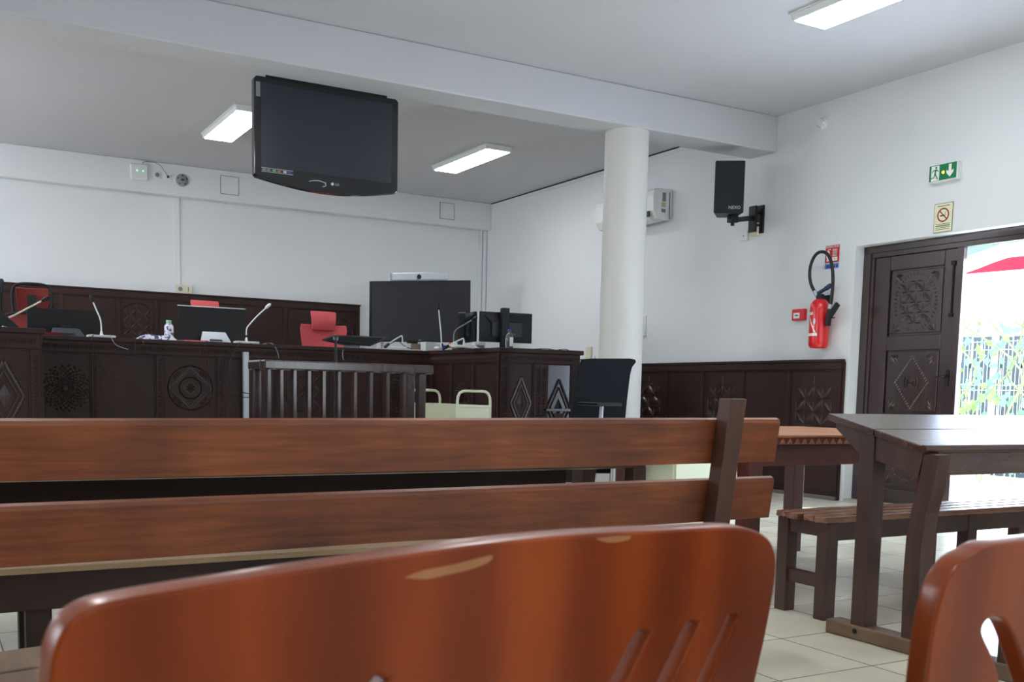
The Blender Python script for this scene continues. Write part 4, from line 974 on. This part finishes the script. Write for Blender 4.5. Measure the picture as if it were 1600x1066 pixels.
pd = on_y(384, 600, 10.80)
cd = tag(MB().box(pd.x-.028, pd.x+.028, 10.775, 10.832, 0.02, 1.312).build('cable_duct', M_lgrey, None, .004), 'pale grey upright cable duct standing against the judges desk left of the witness rail', 'cable duct')

# ------------------------------------------------------------------ book trolley
bt_ = thing('book_trolley', 'cream metal book trolley with two rounded end handles, right of the witness rail', 'trolley', (4.5, 9.07, 0))
for yy in (9.60, 8.53):
    hp = [(4.33, yy, .12), (4.33, yy, .86), (4.335, yy, .90), (4.352, yy, .935), (4.385, yy, .952), (4.42, yy, .955), (4.585, yy, .955), (4.62, yy, .952), (4.65, yy, .935), (4.668, yy, .90), (4.673, yy, .86), (4.673, yy, .12)]
    MB().tube(hp, .0135, 10).build('end_handle', M_creamm, bt_, world=True, smooth=True)
    MB().box(4.34, 4.665, yy-.006, yy+.006, .25, .825).box(4.335, 4.67, yy-.013, yy+.013, .80, .826).build('end_panel', M_creamm, bt_, .003, world=True)
for z0 in (.25, .52): 
    MB().prism([(4.35, 8.54, z0), (4.50, 8.54, z0+.03), (4.655, 8.54, z0), (4.655, 8.54, z0-.012), (4.35, 8.54, z0-.012)], (0, 1.05, 0)).build('shelf', M_creamm, bt_, world=True)
MB().prism([(4.50, 8.54, .56), (4.36, 8.54, .825), (4.35, 8.54, .825), (4.49, 8.54, .55)], (0, 1.05, 0)).prism([(4.50, 8.54, .56), (4.64, 8.54, .825), (4.65, 8.54, .825), (4.51, 8.54, .55)], (0, 1.05, 0)).build('sloping_shelf', M_creamm, bt_, world=True)
for xx in (4.33, 4.673):
    for yy in (8.53, 9.60): MB().lathe([(.05, -.014), (.05, .014)], (xx, yy, .052), 18, 'X').bar((xx, yy, .05), (xx, yy, .13), .03, .03, (1, 0, 0)).build('castor', M_black, bt_, .004, world=True)

# ------------------------------------------------------------------ judges' desk top things
ZD = 1.402
def office_chair(name, label, x, y, zf, rotz, back_mt, frame_mt, headrest=True, bw=.50, top=1.13, hz_=(1.02, 1.26), rear=False):
    """local: sitter faces -Y"""
    t = thing(name, label, 'chair', (x, y, zf), rotz)
    b = MB(); z0, z1 = .55, top; rows = 9; cols = 8; G = []
    def prof(s_, c_):
        z = z0+(z1-z0)*s_; wdt = bw/2*(.78+.22*s_ if s_ < .8 else (.956+.05*(s_-.8)/.2)); u = (c_/cols*2-1)
        if s_ > .93: wdt *= .94
        return (u*wdt, .22+.05*s_-.07*u*u*-1*-.8+.02*math.sin(s_*3), z)
    for side in (0, 1):
        G.append([[b.v((p[0], p[1]+side*.028, p[2])) for p in [prof(r_/rows, c_) for c_ in range(cols+1)]] for r_ in range(rows+1)])
    for side in (0, 1):
        for r_ in range(rows):
            for c_ in range(cols): b.bm.faces.new([G[side][r_][c_], G[side][r_][c_+1], G[side][r_+1][c_+1], G[side][r_+1][c_]])
    for r_ in range(rows):
        for c_ in (0, cols): b.bm.faces.new([G[0][r_][c_], G[0][r_+1][c_], G[1][r_+1][c_], G[1][r_][c_]])
    for c_ in range(cols):
        for r_ in (0, rows): b.bm.faces.new([G[0][r_][c_], G[0][r_][c_+1], G[1][r_][c_+1], G[1][r_][c_]])
    b.build('backrest', back_mt, t, .006, smooth=True)
    if headrest:
        h = MB(); n = 10; A_ = []
        for i in range(n+1):
            u = i/n*2-1; yy = .235+.04*(1-u*u)*-.6
            A_.append([h.v((u*.165*k_, yy+dy, z)) for z, dy, k_ in ((hz_[0], .015, .86), (hz_[0]+.06, -.015, .90), ((hz_[0]+hz_[1])/2, -.02, .92), (hz_[1]-.03, .0, 1.), (hz_[1], .02, .96), (hz_[1]-.01, .045, .96), ((hz_[0]+hz_[1])/2, .025, .92), (hz_[0], .04, .86))])
        for a_, c_ in zip(A_, A_[1:]):
            for k in range(8): h.bm.faces.new([a_[k], a_[(k+1) % 8], c_[(k+1) % 8], c_[k]])
        h.bm.faces.new(A_[0]); h.bm.faces.new(A_[-1]); h.build('headrest', back_mt, t, .004, smooth=True)
    MB().box(-.26, .26, -.25, .20, .44, .51).build('seat', back_mt if back_mt != M_red else M_red, t, .03, seg=3)
    MB().tube(smooth_path([(0, .10, .42), (0, .27, .46), (0, .32, .62), (0, .31, .85), (0, .30, (hz_[1]-.08) if headrest else .95)], 4), .022, 8).build('spine', frame_mt, t, smooth=True)
    for s_ in (-1, 1):
        MB().tube([(s_*.27, .05, .46), (s_*.30, .05, .50), (s_*.30, .03, .68)], .014, 8).build('armrest_post', frame_mt, t, smooth=True)
        MB().box(s_*.30-.045, s_*.30+.045, -.13, .13, .68, .71).build('armrest', frame_mt, t, .012, seg=3)
    MB().tube([(0, 0, .10), (0, 0, .44)], .028, 12).build('gas_column', M_chrome, t, smooth=True)
    st5 = MB()
    for k in range(5): a = 2*math.pi*k/5+.3; st5.bar((0, 0, .11), (.29*math.cos(a), .29*math.sin(a), .075), .04, .03)
    st5.build('star_base', frame_mt, t, .006)
    for k in range(5): a = 2*math.pi*k/5+.3; MB().lathe([(.028, -.02), (.028, .02)], (.29*math.cos(a), .29*math.sin(a), .030), 12, 'X').build('castor', M_black, t)
    return t
office_chair('office_chair', 'red office chair with a curved headrest seen full width behind the judges desk', 4.42, 12.15, .6, .02, M_red, M_black, top=1.135, bw=.62, hz_=(1.07, 1.30))
office_chair('office_chair', 'red office chair of which only the headrest shows above the large monitor', 2.95, 12.05, .6, .03, M_red, M_black, top=1.06, bw=.58, hz_=(1.07, 1.335))
oc = office_chair('office_chair', 'black framed red office chair seen from behind at the end of the judges desk', 1.15, 12.35, .56, math.radians(170), M_dred, M_black, top=1.10, bw=.56, hz_=(1.10, 1.38))
hf = MB(); hf.tube(smooth_path([(-.18, .30, 1.12), (-.19, .31, 1.30), (-.15, .31, 1.40), (0, .31, 1.42), (.15, .31, 1.40), (.19, .31, 1.30), (.18, .30, 1.12)], 4), .014, 8)
hf.tube(smooth_path([(-.34, .30, .70), (-.33, .31, .95), (-.26, .32, 1.08), (0, .33, 1.12), (.26, .32, 1.08), (.33, .31, .95), (.34, .30, .70)], 4), .014, 8)
hf.bar((0, .33, .6), (0, .33, 1.30), .09, .02, (0, 1, 0)); hf.build('rear_frame', M_black, oc, smooth=True)

def mic(label, bx, by, z, path, base_w=.20, mt=M_white, head=M_black, group=None):
    t = thing('gooseneck_microphone', label, 'microphone', (bx, by, z))
    MB().prism([(-base_w/2, -.06, 0), (base_w/2, -.06, 0), (base_w/2, .06, 0), (-base_w/2, .06, 0)], (0, 0, .026)).build('base', M_white, t, .008)
    MB().lathe([(.016, .026), (.012, .05), (.008, .07)], (path[0][0]-bx, path[0][1]-by, 0), 12).build('neck_socket', M_white, t, smooth=True)
    loc = [(p[0]-bx, p[1]-by, p[2]-z) for p in path]
    sp2 = smooth_path(loc, 5); MB().tube(sp2, .0075, 8).build('gooseneck', mt, t, smooth=True)
    a = Vector(loc[-2]); b = Vector(loc[-1]); d = (b-a).normalized()
    MB().tube([b-d*.01, b+d*.005, b+d*.05, b+d*.065], [.012, .017, .017, .010], 10).build('capsule', head, t, smooth=True)
    return t
def wy(px, py, y): p = on_y(px, py, y); return (p.x, p.y, p.z)
YM = 10.97
b = wy(158, 521, YM); mic('white based gooseneck microphone beside the left monitor, black head up', b[0], YM, ZD, [wy(158.5, 518, YM), wy(157, 500, YM), wy(150, 483, YM), wy(145, 471, YM)], .26)
b = wy(385, 531, YM); mic('white gooseneck microphone leaning right beside the large monitor', b[0], YM, ZD, [wy(385, 524, YM), wy(385.5, 514, YM), wy(390, 507, YM), wy(402, 494, YM), wy(416, 481, YM)], .25, head=M_white)
b = wy(622, 540, 11.0); mic('white gooseneck microphone folded down beside the flat tilted monitor', b[0], 11.0, ZD+.018, [wy(629, 538, 11.), wy(628.5, 527, 11.), wy(626, 525.5, 11.), wy(612, 534, 11.), wy(607, 538, 11.)], .22)
YW = 9.75
b = wy(712, 545, YW)
mic('upright white gooseneck microphone in front of the large dark screen', *wy(690, 543, 10.3)[:2], ZD+.006, [wy(690, 540, 10.3), wy(689, 520, 10.3), wy(687, 500, 10.3), wy(685.5, 483, 10.3)], .14)
mic('white gooseneck microphone folded flat beside the narrow monitor stand', *wy(717, 543, YW)[:2], ZD+.006, [wy(725, 540, YW), wy(724.5, 530, YW), wy(721, 530, YW), wy(708, 536.5, YW), wy(700, 541, YW)], .14)
mic('thin dark gooseneck microphone arching over the desk in front of the narrow monitor', *wy(712, 543, 9.9)[:2], ZD+.006, [wy(709, 540, 9.9), wy(709, 524, 9.9), wy(713, 515, 9.9), wy(726, 507, 9.9), wy(738, 500, 9.9)], .07, mt=M_grey)
p = wy(13, 505, 10.1)
mic('cream gooseneck microphone leaning right over the desk at the picture edge', p[0], 10.1, 1.41, [wy(13, 508, 10.1), wy(13, 498, 10.1), wy(22, 493, 10.1), wy(45, 481, 10.1), wy(66, 470, 10.1)], .10, mt=M_cream)

def monitor_back(label, x, y, z, w_, h_, tilt, rotz, stand='plate', edge=M_black, lift=.04, plate_mt=M_grey, plate_h=.12):
    """rear of a monitor faces -Y"""
    t = thing('computer_monitor', label, 'monitor', (x, y, z), rotz)
    ct_, st2 = math.cos(tilt), math.sin(tilt)
    def Q(u, d, v): return (u, d*ct_+v*st2*-1+0, lift+v*ct_+d*st2*-0)
    P = [Q(u, d, v) for v in (0, h_) for (u, d) in ((-w_/2, 0), (-w_/2, .028), (w_/2, .028), (w_/2, 0))]
    MB().hexa(P).build('housing', M_black, t, .004)
    MB().hexa([Q(u, d, v) for v in (h_-.006, h_+.003) for (u, d) in ((-w_/2, -.002), (-w_/2, .03), (w_/2, .03), (w_/2, -.002))]).build('top_edge', edge, t)
    MB().hexa([Q(u, d, v) for v in (.008, h_-.01) for (u, d) in ((-w_/2+.008, .0285), (-w_/2+.008, .0295), (w_/2-.008, .0295), (w_/2-.008, .0285))]).build('screen', M_screen, t)
    if stand == 'plate':
        ph = plate_h; MB().prism([(-.16, -.14, .012), (.16, -.14, .012), (.115, -.07, ph), (-.125, -.07, ph)], (0, .02, 0)).build('stand_plate', plate_mt, t, .004)
        MB().prism([(-.07, -.1435, .024), (.07, -.1435, .024), (.06, -.1335, .040), (-.06, -.1335, .040)], (0, .004, 0)).build('stand_slot', M_black, t)
        MB().box(-.18, .18, -.17, .06, 0, .012).build('base', M_black, t, .004)
        MB().box(-.05, .05, -.07, .0, .05, .12).build('hinge', M_black, t, .004)
    return t
monitor_back('black monitor seen from behind with a wide grey stand, above the flower carving', *wy(103, 523, 11.25)[:2], ZD, .70, .245, .10, 0.0, plate_mt=mat('charcoal_plastic', (62, 65, 72), .4), lift=.03, plate_h=.09)
monitor_back('large black monitor seen from behind with a bright top edge and silver stand plate', *wy(333, 533, 11.25)[:2], ZD, .71, .36, -.10, -.02, edge=M_signwhite, plate_mt=M_lgrey, lift=.03)
# flat tilted monitor
fm = thing('computer_monitor', 'black monitor tilted almost flat in front of the red chair', 'monitor', (4.22, 11.2, ZD))
q = [wy(503, 530.5, 11.02), wy(520, 523.5, 11.30), wy(608, 526.5, 11.34), wy(580, 537.5, 11.06)]
q2 = [wy(522, 537, 11.00), wy(582, 539, 11.05)]
fmb = MB(); tp = [Vector(v) for v in q]; lo = [v-Vector((0, 0, .02)) for v in tp]; lo[0] = Vector(wy(503, 532.5, 11.02)); lo[3] = Vector(wy(578, 541.5, 11.06))
fmb.hexa([*lo, *tp]); fmb.build('housing', M_black, fm, .003, world=True)
fmb = MB(); fmb.prism([wy(504, 532, 11.02), wy(524, 525, 11.05), wy(600, 528, 11.08), wy(577, 541, 11.06), wy(535, 539, 11.04)], (0, .02, 0)); fmb.build('rear_cover', M_black, fm, .002, world=True)
MB().box(4.12, 4.42, 11.02, 11.25, ZD, ZD+.014).box(4.20, 4.36, 11.06, 11.12, ZD+.01, ZD+.09).build('stand', M_grey, fm, .004, world=True)

# two desktop monitors on the angled end of the desk
def tall_monitor(label, cx, y, rotz, w_, z0, z1, postx, post_top, postw=.085):
    t = thing('computer_monitor', label, 'monitor', (cx, y, ZD+.006), rotz)
    h0, h1 = z0-ZD-.006, z1-ZD-.006
    MB().box(-w_/2, w_/2, .0, .03, h0, h1).build('housing', M_black, t, .005)
    MB().prism([(-w_/2+.02, 0, h1-.01), (w_/2-.02, 0, h1-.01), (w_/2-.12, -.03, h1-.11), (-w_/2+.12, -.03, h1-.11)], (0, .002, 0)).box(-w_/2+.13, w_/2-.13, -.03, 0, h0+.06, h1-.11).build('rear_bulge', M_mscreen, t, .004)
    MB().box(-.14, .14, -.032, -.028, h1-.095, h1-.085).build('vent_slot', M_black, t)
    text_mesh('logo', 'hp', .035, M_grey, t, Matrix.Translation((.08, -.0325, h0+.09)) @ FACE_NY)
    MB().box(-w_/2+.008, w_/2-.008, .030, .0315, h0+.01, h1-.01).build('screen', M_screen, t)
    MB().box(postx-postw/2, postx+postw/2, -.10, -.03, .01, post_top-ZD-.006).build('stand_post', M_black, t, .006)
    MB().box(postx-postw/2, postx+postw/2, -.10, -.03, post_top-ZD-.006, post_top-ZD).build('stand_cap', M_lgrey, t, .003)
    MB().box(-.13, .13, -.14, .12, 0, .014).build('base', M_black, t, .005)
    return t
a_ = wy(794, 540, 9.80); tl = on_y(757, 490, 9.80); br_ = on_y(831, 537, 9.80)
tall_monitor('black desktop monitor seen from behind, its tall post beside the blue capped bottle', (tl.x+br_.x)/2, 9.85, math.radians(-8), (br_.x-tl.x)*1.02, br_.z, on_y(794, 488, 9.8).z, -.045, on_y(784, 481, 9.75).z)
tl = on_y(724, 489, 10.05); br_ = on_y(756, 538, 10.05)
tall_monitor('black desktop monitor turned sideways on, in front of the large dark screen', (tl.x+br_.x)/2+.03, 10.25, math.radians(-100), .48, on_y(740, 534, 10.05).z, on_y(740, 487, 10.05).z, -.02, on_y(723, 485, 9.9).z, .07)

# large conference screen
bs = thing('conference_screen', 'large flat dark screen on a stand in the corner behind the judges desk', 'television', (5.80, 12.7, .6))
p0 = on_y(579.5, 439, 12.7); p1 = on_y(735.5, 438, 12.62)
MB().hexa([wy(579.5, 534, 12.7), (p0.x, 12.75, on_y(579.5, 534, 12.7).z), (p1.x, 12.70, on_y(735, 535, 12.65).z), wy(735, 535.5, 12.65), wy(579.5, 439.5, 12.7), (p0.x, 12.75, p0.z), (p1.x, 12.70, p1.z), wy(735.5, 438, 12.65)]).build('casing', M_black, bs, .004, world=True)
MB().hexa([wy(581, 532, 12.695), wy(581, 532, 12.699), wy(734, 533.5, 12.649), wy(734, 533.5, 12.645), wy(581, 441, 12.695), wy(581, 441, 12.699), wy(734, 439.7, 12.649), wy(734, 439.7, 12.645)]).build('screen', M_mscreen, bs, world=True)
c_ = on_y(655, 532, 12.69); MB().box(c_.x-.02, c_.x+.02, 12.665, 12.675, c_.z-.002, c_.z+.004).build('logo', M_lgrey, bs, world=True)
MB().box(5.75, 5.87, 12.76, 12.86, .63, 2.2).build('column', M_black, bs, .005, world=True)
MB().box(5.3, 6.35, 12.5, 13.1, .6, .635).build('base', M_black, bs, .01, world=True)
cbx = thing('conference_camera', 'silver camera bar standing on top of the large dark screen', 'camera', (5.75, 12.72, on_y(655, 439, 12.66).z))
MB().hexa([wy(613, 438.2, 12.66), (on_y(613, 438, 12.66).x, 12.74, on_y(613, 438.2, 12.66).z), (on_y(701, 437.5, 12.62).x, 12.70, on_y(701, 437.3, 12.62).z), wy(701, 437.3, 12.62), wy(612, 426.5, 12.66), (on_y(612, 426, 12.66).x, 12.74, on_y(612, 426.5, 12.66).z), (on_y(701, 425, 12.62).x, 12.70, on_y(701, 425.5, 12.62).z), wy(701, 425.5, 12.62)]).build('body', M_lgrey, cbx, .01, world=True)
c_ = on_y(655, 432.5, 12.63); MB().lathe([(.031, 0), (.026, -.012), (.018, -.014)], (c_.x, c_.y, c_.z), 24, 'Y').build('lens', M_gblack, cbx, world=True, smooth=True)

# bottles
bo = thing('bottle', 'white flask with purple pattern and pale green cap on the judges desk', 'bottle', (*wy(264, 531, 11.0)[:2], ZD))
M_pat = mat('white_flask', (226, 226, 236), .35)
nt_ = M_pat.node_tree; b_ = nt_.nodes['Principled BSDF']; tc_ = nt_.nodes.new('ShaderNodeTexCoord'); no_ = nt_.nodes.new('ShaderNodeTexNoise'); no_.inputs['Scale'].default_value = 24; nt_.links.new(tc_.outputs['Object'], no_.inputs['Vector'])
rp = nt_.nodes.new('ShaderNodeValToRGB'); rp.color_ramp.interpolation = 'CONSTANT'; rp.color_ramp.elements[0].color = lin((84, 78, 130)); rp.color_ramp.elements[1].position = .47; rp.color_ramp.elements[1].color = lin((228, 228, 238)); nt_.links.new(no_.outputs['Fac'], rp.inputs[0]); nt_.links.new(rp.outputs[0], b_.inputs['Base Color'])
MB().lathe([(.042, 0), (.046, .006), (.046, .14), (.040, .16), (.028, .172)], (0, 0, 0), 24).build('body', M_pat, bo, smooth=True)
MB().lathe([(.026, .168), (.027, .205), (.024, .208)], (0, 0, 0), 20).build('cap', mat('mint_cap', (150, 196, 180), .4), bo, smooth=True)
bo = thing('bottle', 'clear water bottle with a blue cap in front of the desktop monitor', 'bottle', (*wy(795.5, 543, 9.62)[:2], ZD+.006))
MB().lathe([(.038, 0), (.042, .008), (.042, .11), (.040, .14), (.028, .165), (.017, .178), (.015, .19)], (0, 0, 0), 24).build('body', mat('clear_plastic', (225, 235, 238), .08, trans=.92), bo, smooth=True)
MB().lathe([(.018, .186), (.019, .206), (.017, .212)], (0, 0, 0), 18).build('cap', M_blue, bo, smooth=True)
lb = MB()
for k in range(7): 
    u0, u1 = -.4+k*.2, -.2+k*.2; lb.face([(.0427*math.sin(u0), -.0427*math.cos(u0), .03), (.0427*math.sin(u1), -.0427*math.cos(u1), .03), (.0427*math.sin(u1), -.0427*math.cos(u1), .125), (.0427*math.sin(u0), -.0427*math.cos(u0), .125)])
lb.build('label', M_paper, bo)

# papers, bags, small boxes
def crumple(name, label, cat, c, sx_, sy_, h_, mt, seed, group=None):
    r = random.Random(seed); mb = MB(); n = 7; G = [[mb.v((c[0]+(i/n-.5)*sx_, c[1]+(j/n-.5)*sy_, c[2]+.004+(h_*r.random() if 0 < i < n and 0 < j < n else 0))) for j in range(n+1)] for i in range(n+1)]
    for i in range(n):
        for j in range(n): mb.bm.faces.new([G[i][j], G[i+1][j], G[i+1][j+1], G[i][j+1]])
    o = mb.build(name, mt); so = o.modifiers.new('thickness', 'SOLIDIFY'); so.thickness = .002; return tag(o, label, cat, group)
crumple('plastic_bag', 'crumpled purple and white plastic bag beside the patterned flask', 'bag', wy(244, 531, 10.96)[:2]+(ZD,), .40, .16, .055, M_pat, 3)
def sheet(name, label, cat, pts, z, th, mt):
    mb = MB(); mb.prism([(p[0], p[1], z) for p in pts], (0, 0, th)); return tag(mb.build(name, mt), label, cat)
xA = wy(288, 533, 11.)[0]; sheet('paper_sheet', 'white paper sheet lying under the left corner of the large monitor', 'paper', [(xA-.2, 10.86), (xA+.18, 10.86), (xA+.20, 11.05), (xA-.18, 11.05)], ZD, .004, M_paper)
sheet('folder', 'thin red folder lying in front of the large monitor', 'folder', [(xA-.02, 10.90), (xA+.22, 10.90), (xA+.2, 11.02), (xA-.02, 11.02)], ZD+.004, .010, M_extred)
xB = wy(75, 523, 11.)[0]; sheet('folder', 'red folder lying at the left end of the long desk under the grey monitor stand', 'folder', [(xB-.08, 10.88), (xB+.10, 10.88), (xB+.10, 11.06), (xB-.08, 11.06)], ZD, .03, M_dred)
xC = wy(620, 545, 11.)[0]
sheet('paper_stack', 'loose white papers and cables beside the flat tilted monitor', 'paper', [(xC-.28, 10.90), (xC+.28, 10.90), (xC+.22, 11.2), (xC-.2, 11.2)], ZD, .016, M_paper)
def cbox(name, label, cat, px0, px1, py1, y, h_, mt, d=.14, parts=None):
    a = on_y(px0, py1, y); b = on_y(px1, py1, y); t = thing(name, label, cat, ((a.x+b.x)/2, y, ZD))
    w_ = b.x-a.x; MB().box(-w_/2, w_/2, 0, d, .0, h_).build('box_body', mt, t, .003); return t
cbox('storage_box', 'long white box on the desk under the large dark screen', 'box', 596, 642, 541, 11.30, .10, M_white)
cbox('cardboard_box', 'small brown cardboard box on the desk under the large dark screen', 'box', 643, 665, 546, 11.28, .10, mat('cardboard', (146, 128, 108), .8))
cbox('file_box', 'upright white file box between cardboard box and microphone', 'box', 665, 679, 549, 11.05, .115, M_white)
cbox('file_box', 'low white box behind the blue cable at the corner of the desk', 'box', 680, 696, 543, 11.10, .10, M_white)
c = cbox('printed_box', 'small white printed box between the two desktop monitors', 'box', 742, 758, 541, 9.95, .07, M_white, .08); MB().box(-.05, .05, -.002, 0, .02, .05).build('printed_label', M_grey, c)
cbox('keyboard', 'white keyboard edge on the desk right of the clear bottle', 'keyboard', 802, 816, 543, 9.70, .03, M_white, .2)
xD = wy(846, 546, 9.7)[0]
sheet('paper_stack', 'white papers at the right end of the judges desk', 'paper', [(xD-.12, 9.50), (xD+.26, 9.46), (xD+.3, 9.75), (xD-.1, 9.8)], ZD+.006, .006, M_paper)
crumple('cable_bundle', 'small tangle of white cables between the desktop monitors', 'cable', wy(735, 541, 9.8)[:2]+(ZD+.006,), .20, .10, .035, M_white, 9)
def cable(label, pts, mt=M_cable, r=.0045, name='cable'):
    return tag(MB().tube(smooth_path(pts, 6), r, 6).build(name, mt, smooth=True), label, 'cable')
YC = 10.80
cable('black cable hanging from the left microphone down the desk front and curling right', [wy(146, 524, 10.9), wy(144, 527, YC), wy(147, 545, YC), wy(158, 570, YC), wy(170, 588, YC), wy(190, 595, YC), wy(205, 594, YC)])
cable('grey cable looping from the left microphone over the desk edge', [wy(172, 524, 10.9), wy(174, 528, YC), wy(180, 538, YC), wy(190, 543, YC), wy(200, 546, YC)], M_gcable)
cable('short black cable hanging below the purple bag', [wy(208, 528, 10.9), wy(211, 534, YC), wy(211, 550, YC), wy(209, 562, YC)])
cable('black cable hanging diagonally below the purple bag', [wy(220, 530, 10.9), wy(224, 535, YC), wy(231, 552, YC), wy(238, 573, YC)])
cable('thin cable hanging straight from the large monitor down the circle panel', [wy(318, 535, 10.9), wy(320, 540, YC), wy(323, 560, YC), wy(327, 590, YC), wy(329, 640, YC)])
cable('black cable looping from the leaning microphone down to the grey duct', [wy(375, 535, 10.9), wy(372, 540, YC), wy(362, 556, YC), wy(358, 580, YC), wy(364, 602, YC), wy(378, 613, 10.76), wy(400, 616, YC)])
cable('black cable crossing the grey duct sideways', [wy(345, 612, YC), wy(360, 618, YC), wy(384, 621, 10.76), wy(402, 620, YC)])
cable('grey cables arching over the desk edge right of the leaning microphone', [wy(391, 536, 10.9), wy(402, 540, 10.85), wy(415, 537, 10.88), wy(425, 537, 10.88), wy(432, 546, YC), wy(436, 560, YC)], M_gcable)
cable('black cable arching over the desk edge above the witness rail end', [wy(412, 537, 10.9), wy(422, 537, 10.86), wy(430, 545, YC), wy(434, 560, YC)])
cable('pale cable hanging from the flat monitor behind the witness rail', [wy(538, 546, 10.9), wy(536, 548, YC), wy(535.5, 556, YC), wy(537, 563, YC)], M_gcable)
cable('black cable curled in front of the folded microphone', [wy(600, 542, 10.95), wy(610, 537, 10.97), wy(622, 533, 10.98), wy(632, 541, 10.96), wy(645, 546, 10.9)])
cable('blue cable knot hanging over the desk corner', [wy(691, 537, 10.2), wy(693, 545, 10.2), wy(694, 541, 10.15), wy(692, 549, 10.25)], M_blue, .010)
tag(MB().lathe([(.028, 0), (.03, .02), (.012, .055)], wy(703, 545, 9.9)[:2]+(ZD+.006,), 14).build('orange_cap', mat('orange_plastic', (222, 110, 60), .5), smooth=True), 'small orange cap on the desk beside the blue cable', 'cap')
cable('black cable lying over the papers at the right end of the desk', [wy(830, 546, 9.6), wy(852, 545, 9.55), wy(868, 547, 9.5), wy(882, 546, 9.5), wy(890, 548, 9.5)], name='cable')

# things at the left picture edge on the wing
wg = thing('folded_screen', 'dark folded screen leaning on the desk at the picture edge', 'monitor', (.55, 10.0, 1.41))
MB().prism([wy(-30, 470, 10.0), wy(4, 488, 10.0), wy(30, 511, 10.0), wy(22, 513, 10.0), wy(-30, 500, 10.0)], (0, .03, 0)).build('panel', M_black, wg, .004, world=True)
cs = thing('coat_stand', 'black upright post touching the top left of the wall panelling', 'stand', (wy(2, 470, 12.9)[0], 12.9, .6))
tp = wy(3, 436, 12.9); MB().tube([(tp[0]-.05, 12.9, .62), (tp[0]-.03, 12.9, 1.9), (tp[0]-.01, 12.9, 2.05), (tp[0], 12.9, tp[2])], [.02, .03, .035, .015], 10).build('post', M_black, cs, world=True, smooth=True)
MB().lathe([(.2, .0), (.2, .02), (.03, .03)], (tp[0]-.05, 12.9, .6), 20).build('base', M_black, cs, world=True)

# ------------------------------------------------------------------ black armchair by the column
bc = thing('office_chair', 'black high-backed office chair with an armrest in front of the round column', 'chair', (5.30, 7.42, 0), 0)
def bp(px, py, y): v = on_y(px, py, y); return v
bk = MB()
front = [(912, 563), (905, 561.5), (925, 560.3), (960, 560.3), (985, 560.3), (993, 562), (994, 566), (988, 574), (985, 585), (980, 625), (975, 680), (965, 740), (900, 740), (896, 690), (895, 640), (899, 600), (904, 575)]
A_ = [bp(x, y, 7.40+.06*max(0, (y-560)/180)*-1) for x, y in front]
bk.prism(A_, (0.02, .07, 0)); bk.build('backrest', M_fabric, bc, .012, world=True, seg=3)
ax = bp(948, 631, 7.05)
MB().box(ax.x-.125, ax.x+.120, 7.00, 7.30, ax.z-.022, ax.z+.012).build('armrest', M_gblack, bc, .01, world=True, seg=3)
MB().tube([(ax.x+.02, 7.15, ax.z-.02), (ax.x+.01, 7.16, .52), (ax.x+.02, 7.2, .46)], .018, 10).build('armrest_post', M_lgrey, bc, world=True, smooth=True)
MB().box(4.86, 5.40, 6.92, 7.40, .44, .53).build('seat', M_fabric, bc, .03, world=True, seg=3)
MB().tube([(5.12, 7.15, .10), (5.12, 7.15, .46)], .028, 12).build('gas_column', M_chrome, bc, world=True, smooth=True)
s5 = MB()
for k in range(5): a = 2*math.pi*k/5+.3; s5.bar((5.12, 7.15, .11), (5.12+.29*math.cos(a), 7.15+.29*math.sin(a), .075), .04, .03)
s5.build('star_base', M_black, bc, .006, world=True)
for k in range(5): a = 2*math.pi*k/5+.3; MB().lathe([(.028, -.02), (.028, .02)], (5.12+.29*math.cos(a), 7.15+.29*math.sin(a), .030), 12, 'X').build('castor', M_black, bc, world=True)

# low carved side cabinet between the judges desk and the black chair
p0 = on_y(902, 573, 9.9)
sc = thing('side_cabinet', 'low dark carved side cabinet between the judges desk end and the black chair', 'cabinet', (6.75, 10.0, 0))
MB().box(6.32, 7.2, 9.75, 10.3, 0, 1.13).build('body', M_darkz, sc, .005, world=True)
MB().box(6.28, 7.24, 9.72, 10.33, 1.13, 1.155).build('cabinet_top', M_cdark, sc, .004, world=True)
c = MB(); star_medallion(c, 0, .78, .2, .10, .012); bmesh.ops.translate(c.bm, vec=(6.56, 9.748, 0), verts=c.bm.verts); c.build('carved_relief', M_dark, sc, world=True)
c_ = on_y(925, 585, 9.85)
lamp = thing('paper_cup', 'small pale cup standing on the low side cabinet beside the black chair', 'cup', (c_.x-.01, 9.88, 1.155))
MB().lathe([(.030, 0), (.042, .10)], (0, 0, 0), 18).build('cup_body', mat('brown_cup', (92, 74, 62), .6), lamp, smooth=True)
MB().lathe([(.043, .10), (.034, .125), (.01, .135)], (0, 0, 0), 18).build('lid', M_white, lamp, smooth=True)
fl = wy(931, 560, 11.1)
t = thing('flag_pole', 'thin black and red pole beside the round column', 'pole', (7.3, 11.1, 0))
a = wy(930.5, 566, 11.0); b = wy(934, 531, 11.0)
MB().tube([(a[0], 11.0, 0), (a[0], 11.0, a[2]), b], .018, 8).build('pole', M_black, t, world=True, smooth=True)
MB().prism([wy(931.5, 566, 10.97), wy(933.5, 553, 10.97), wy(937, 552, 10.97), wy(937, 566, 10.97)], (0, .02, 0)).build('red_cloth', M_red, t, world=True)

# ------------------------------------------------------------------ finish: report friendly cleanup
for o in bpy.data.objects:
    if o.name.startswith('tmp'): bpy.data.objects.remove(o)
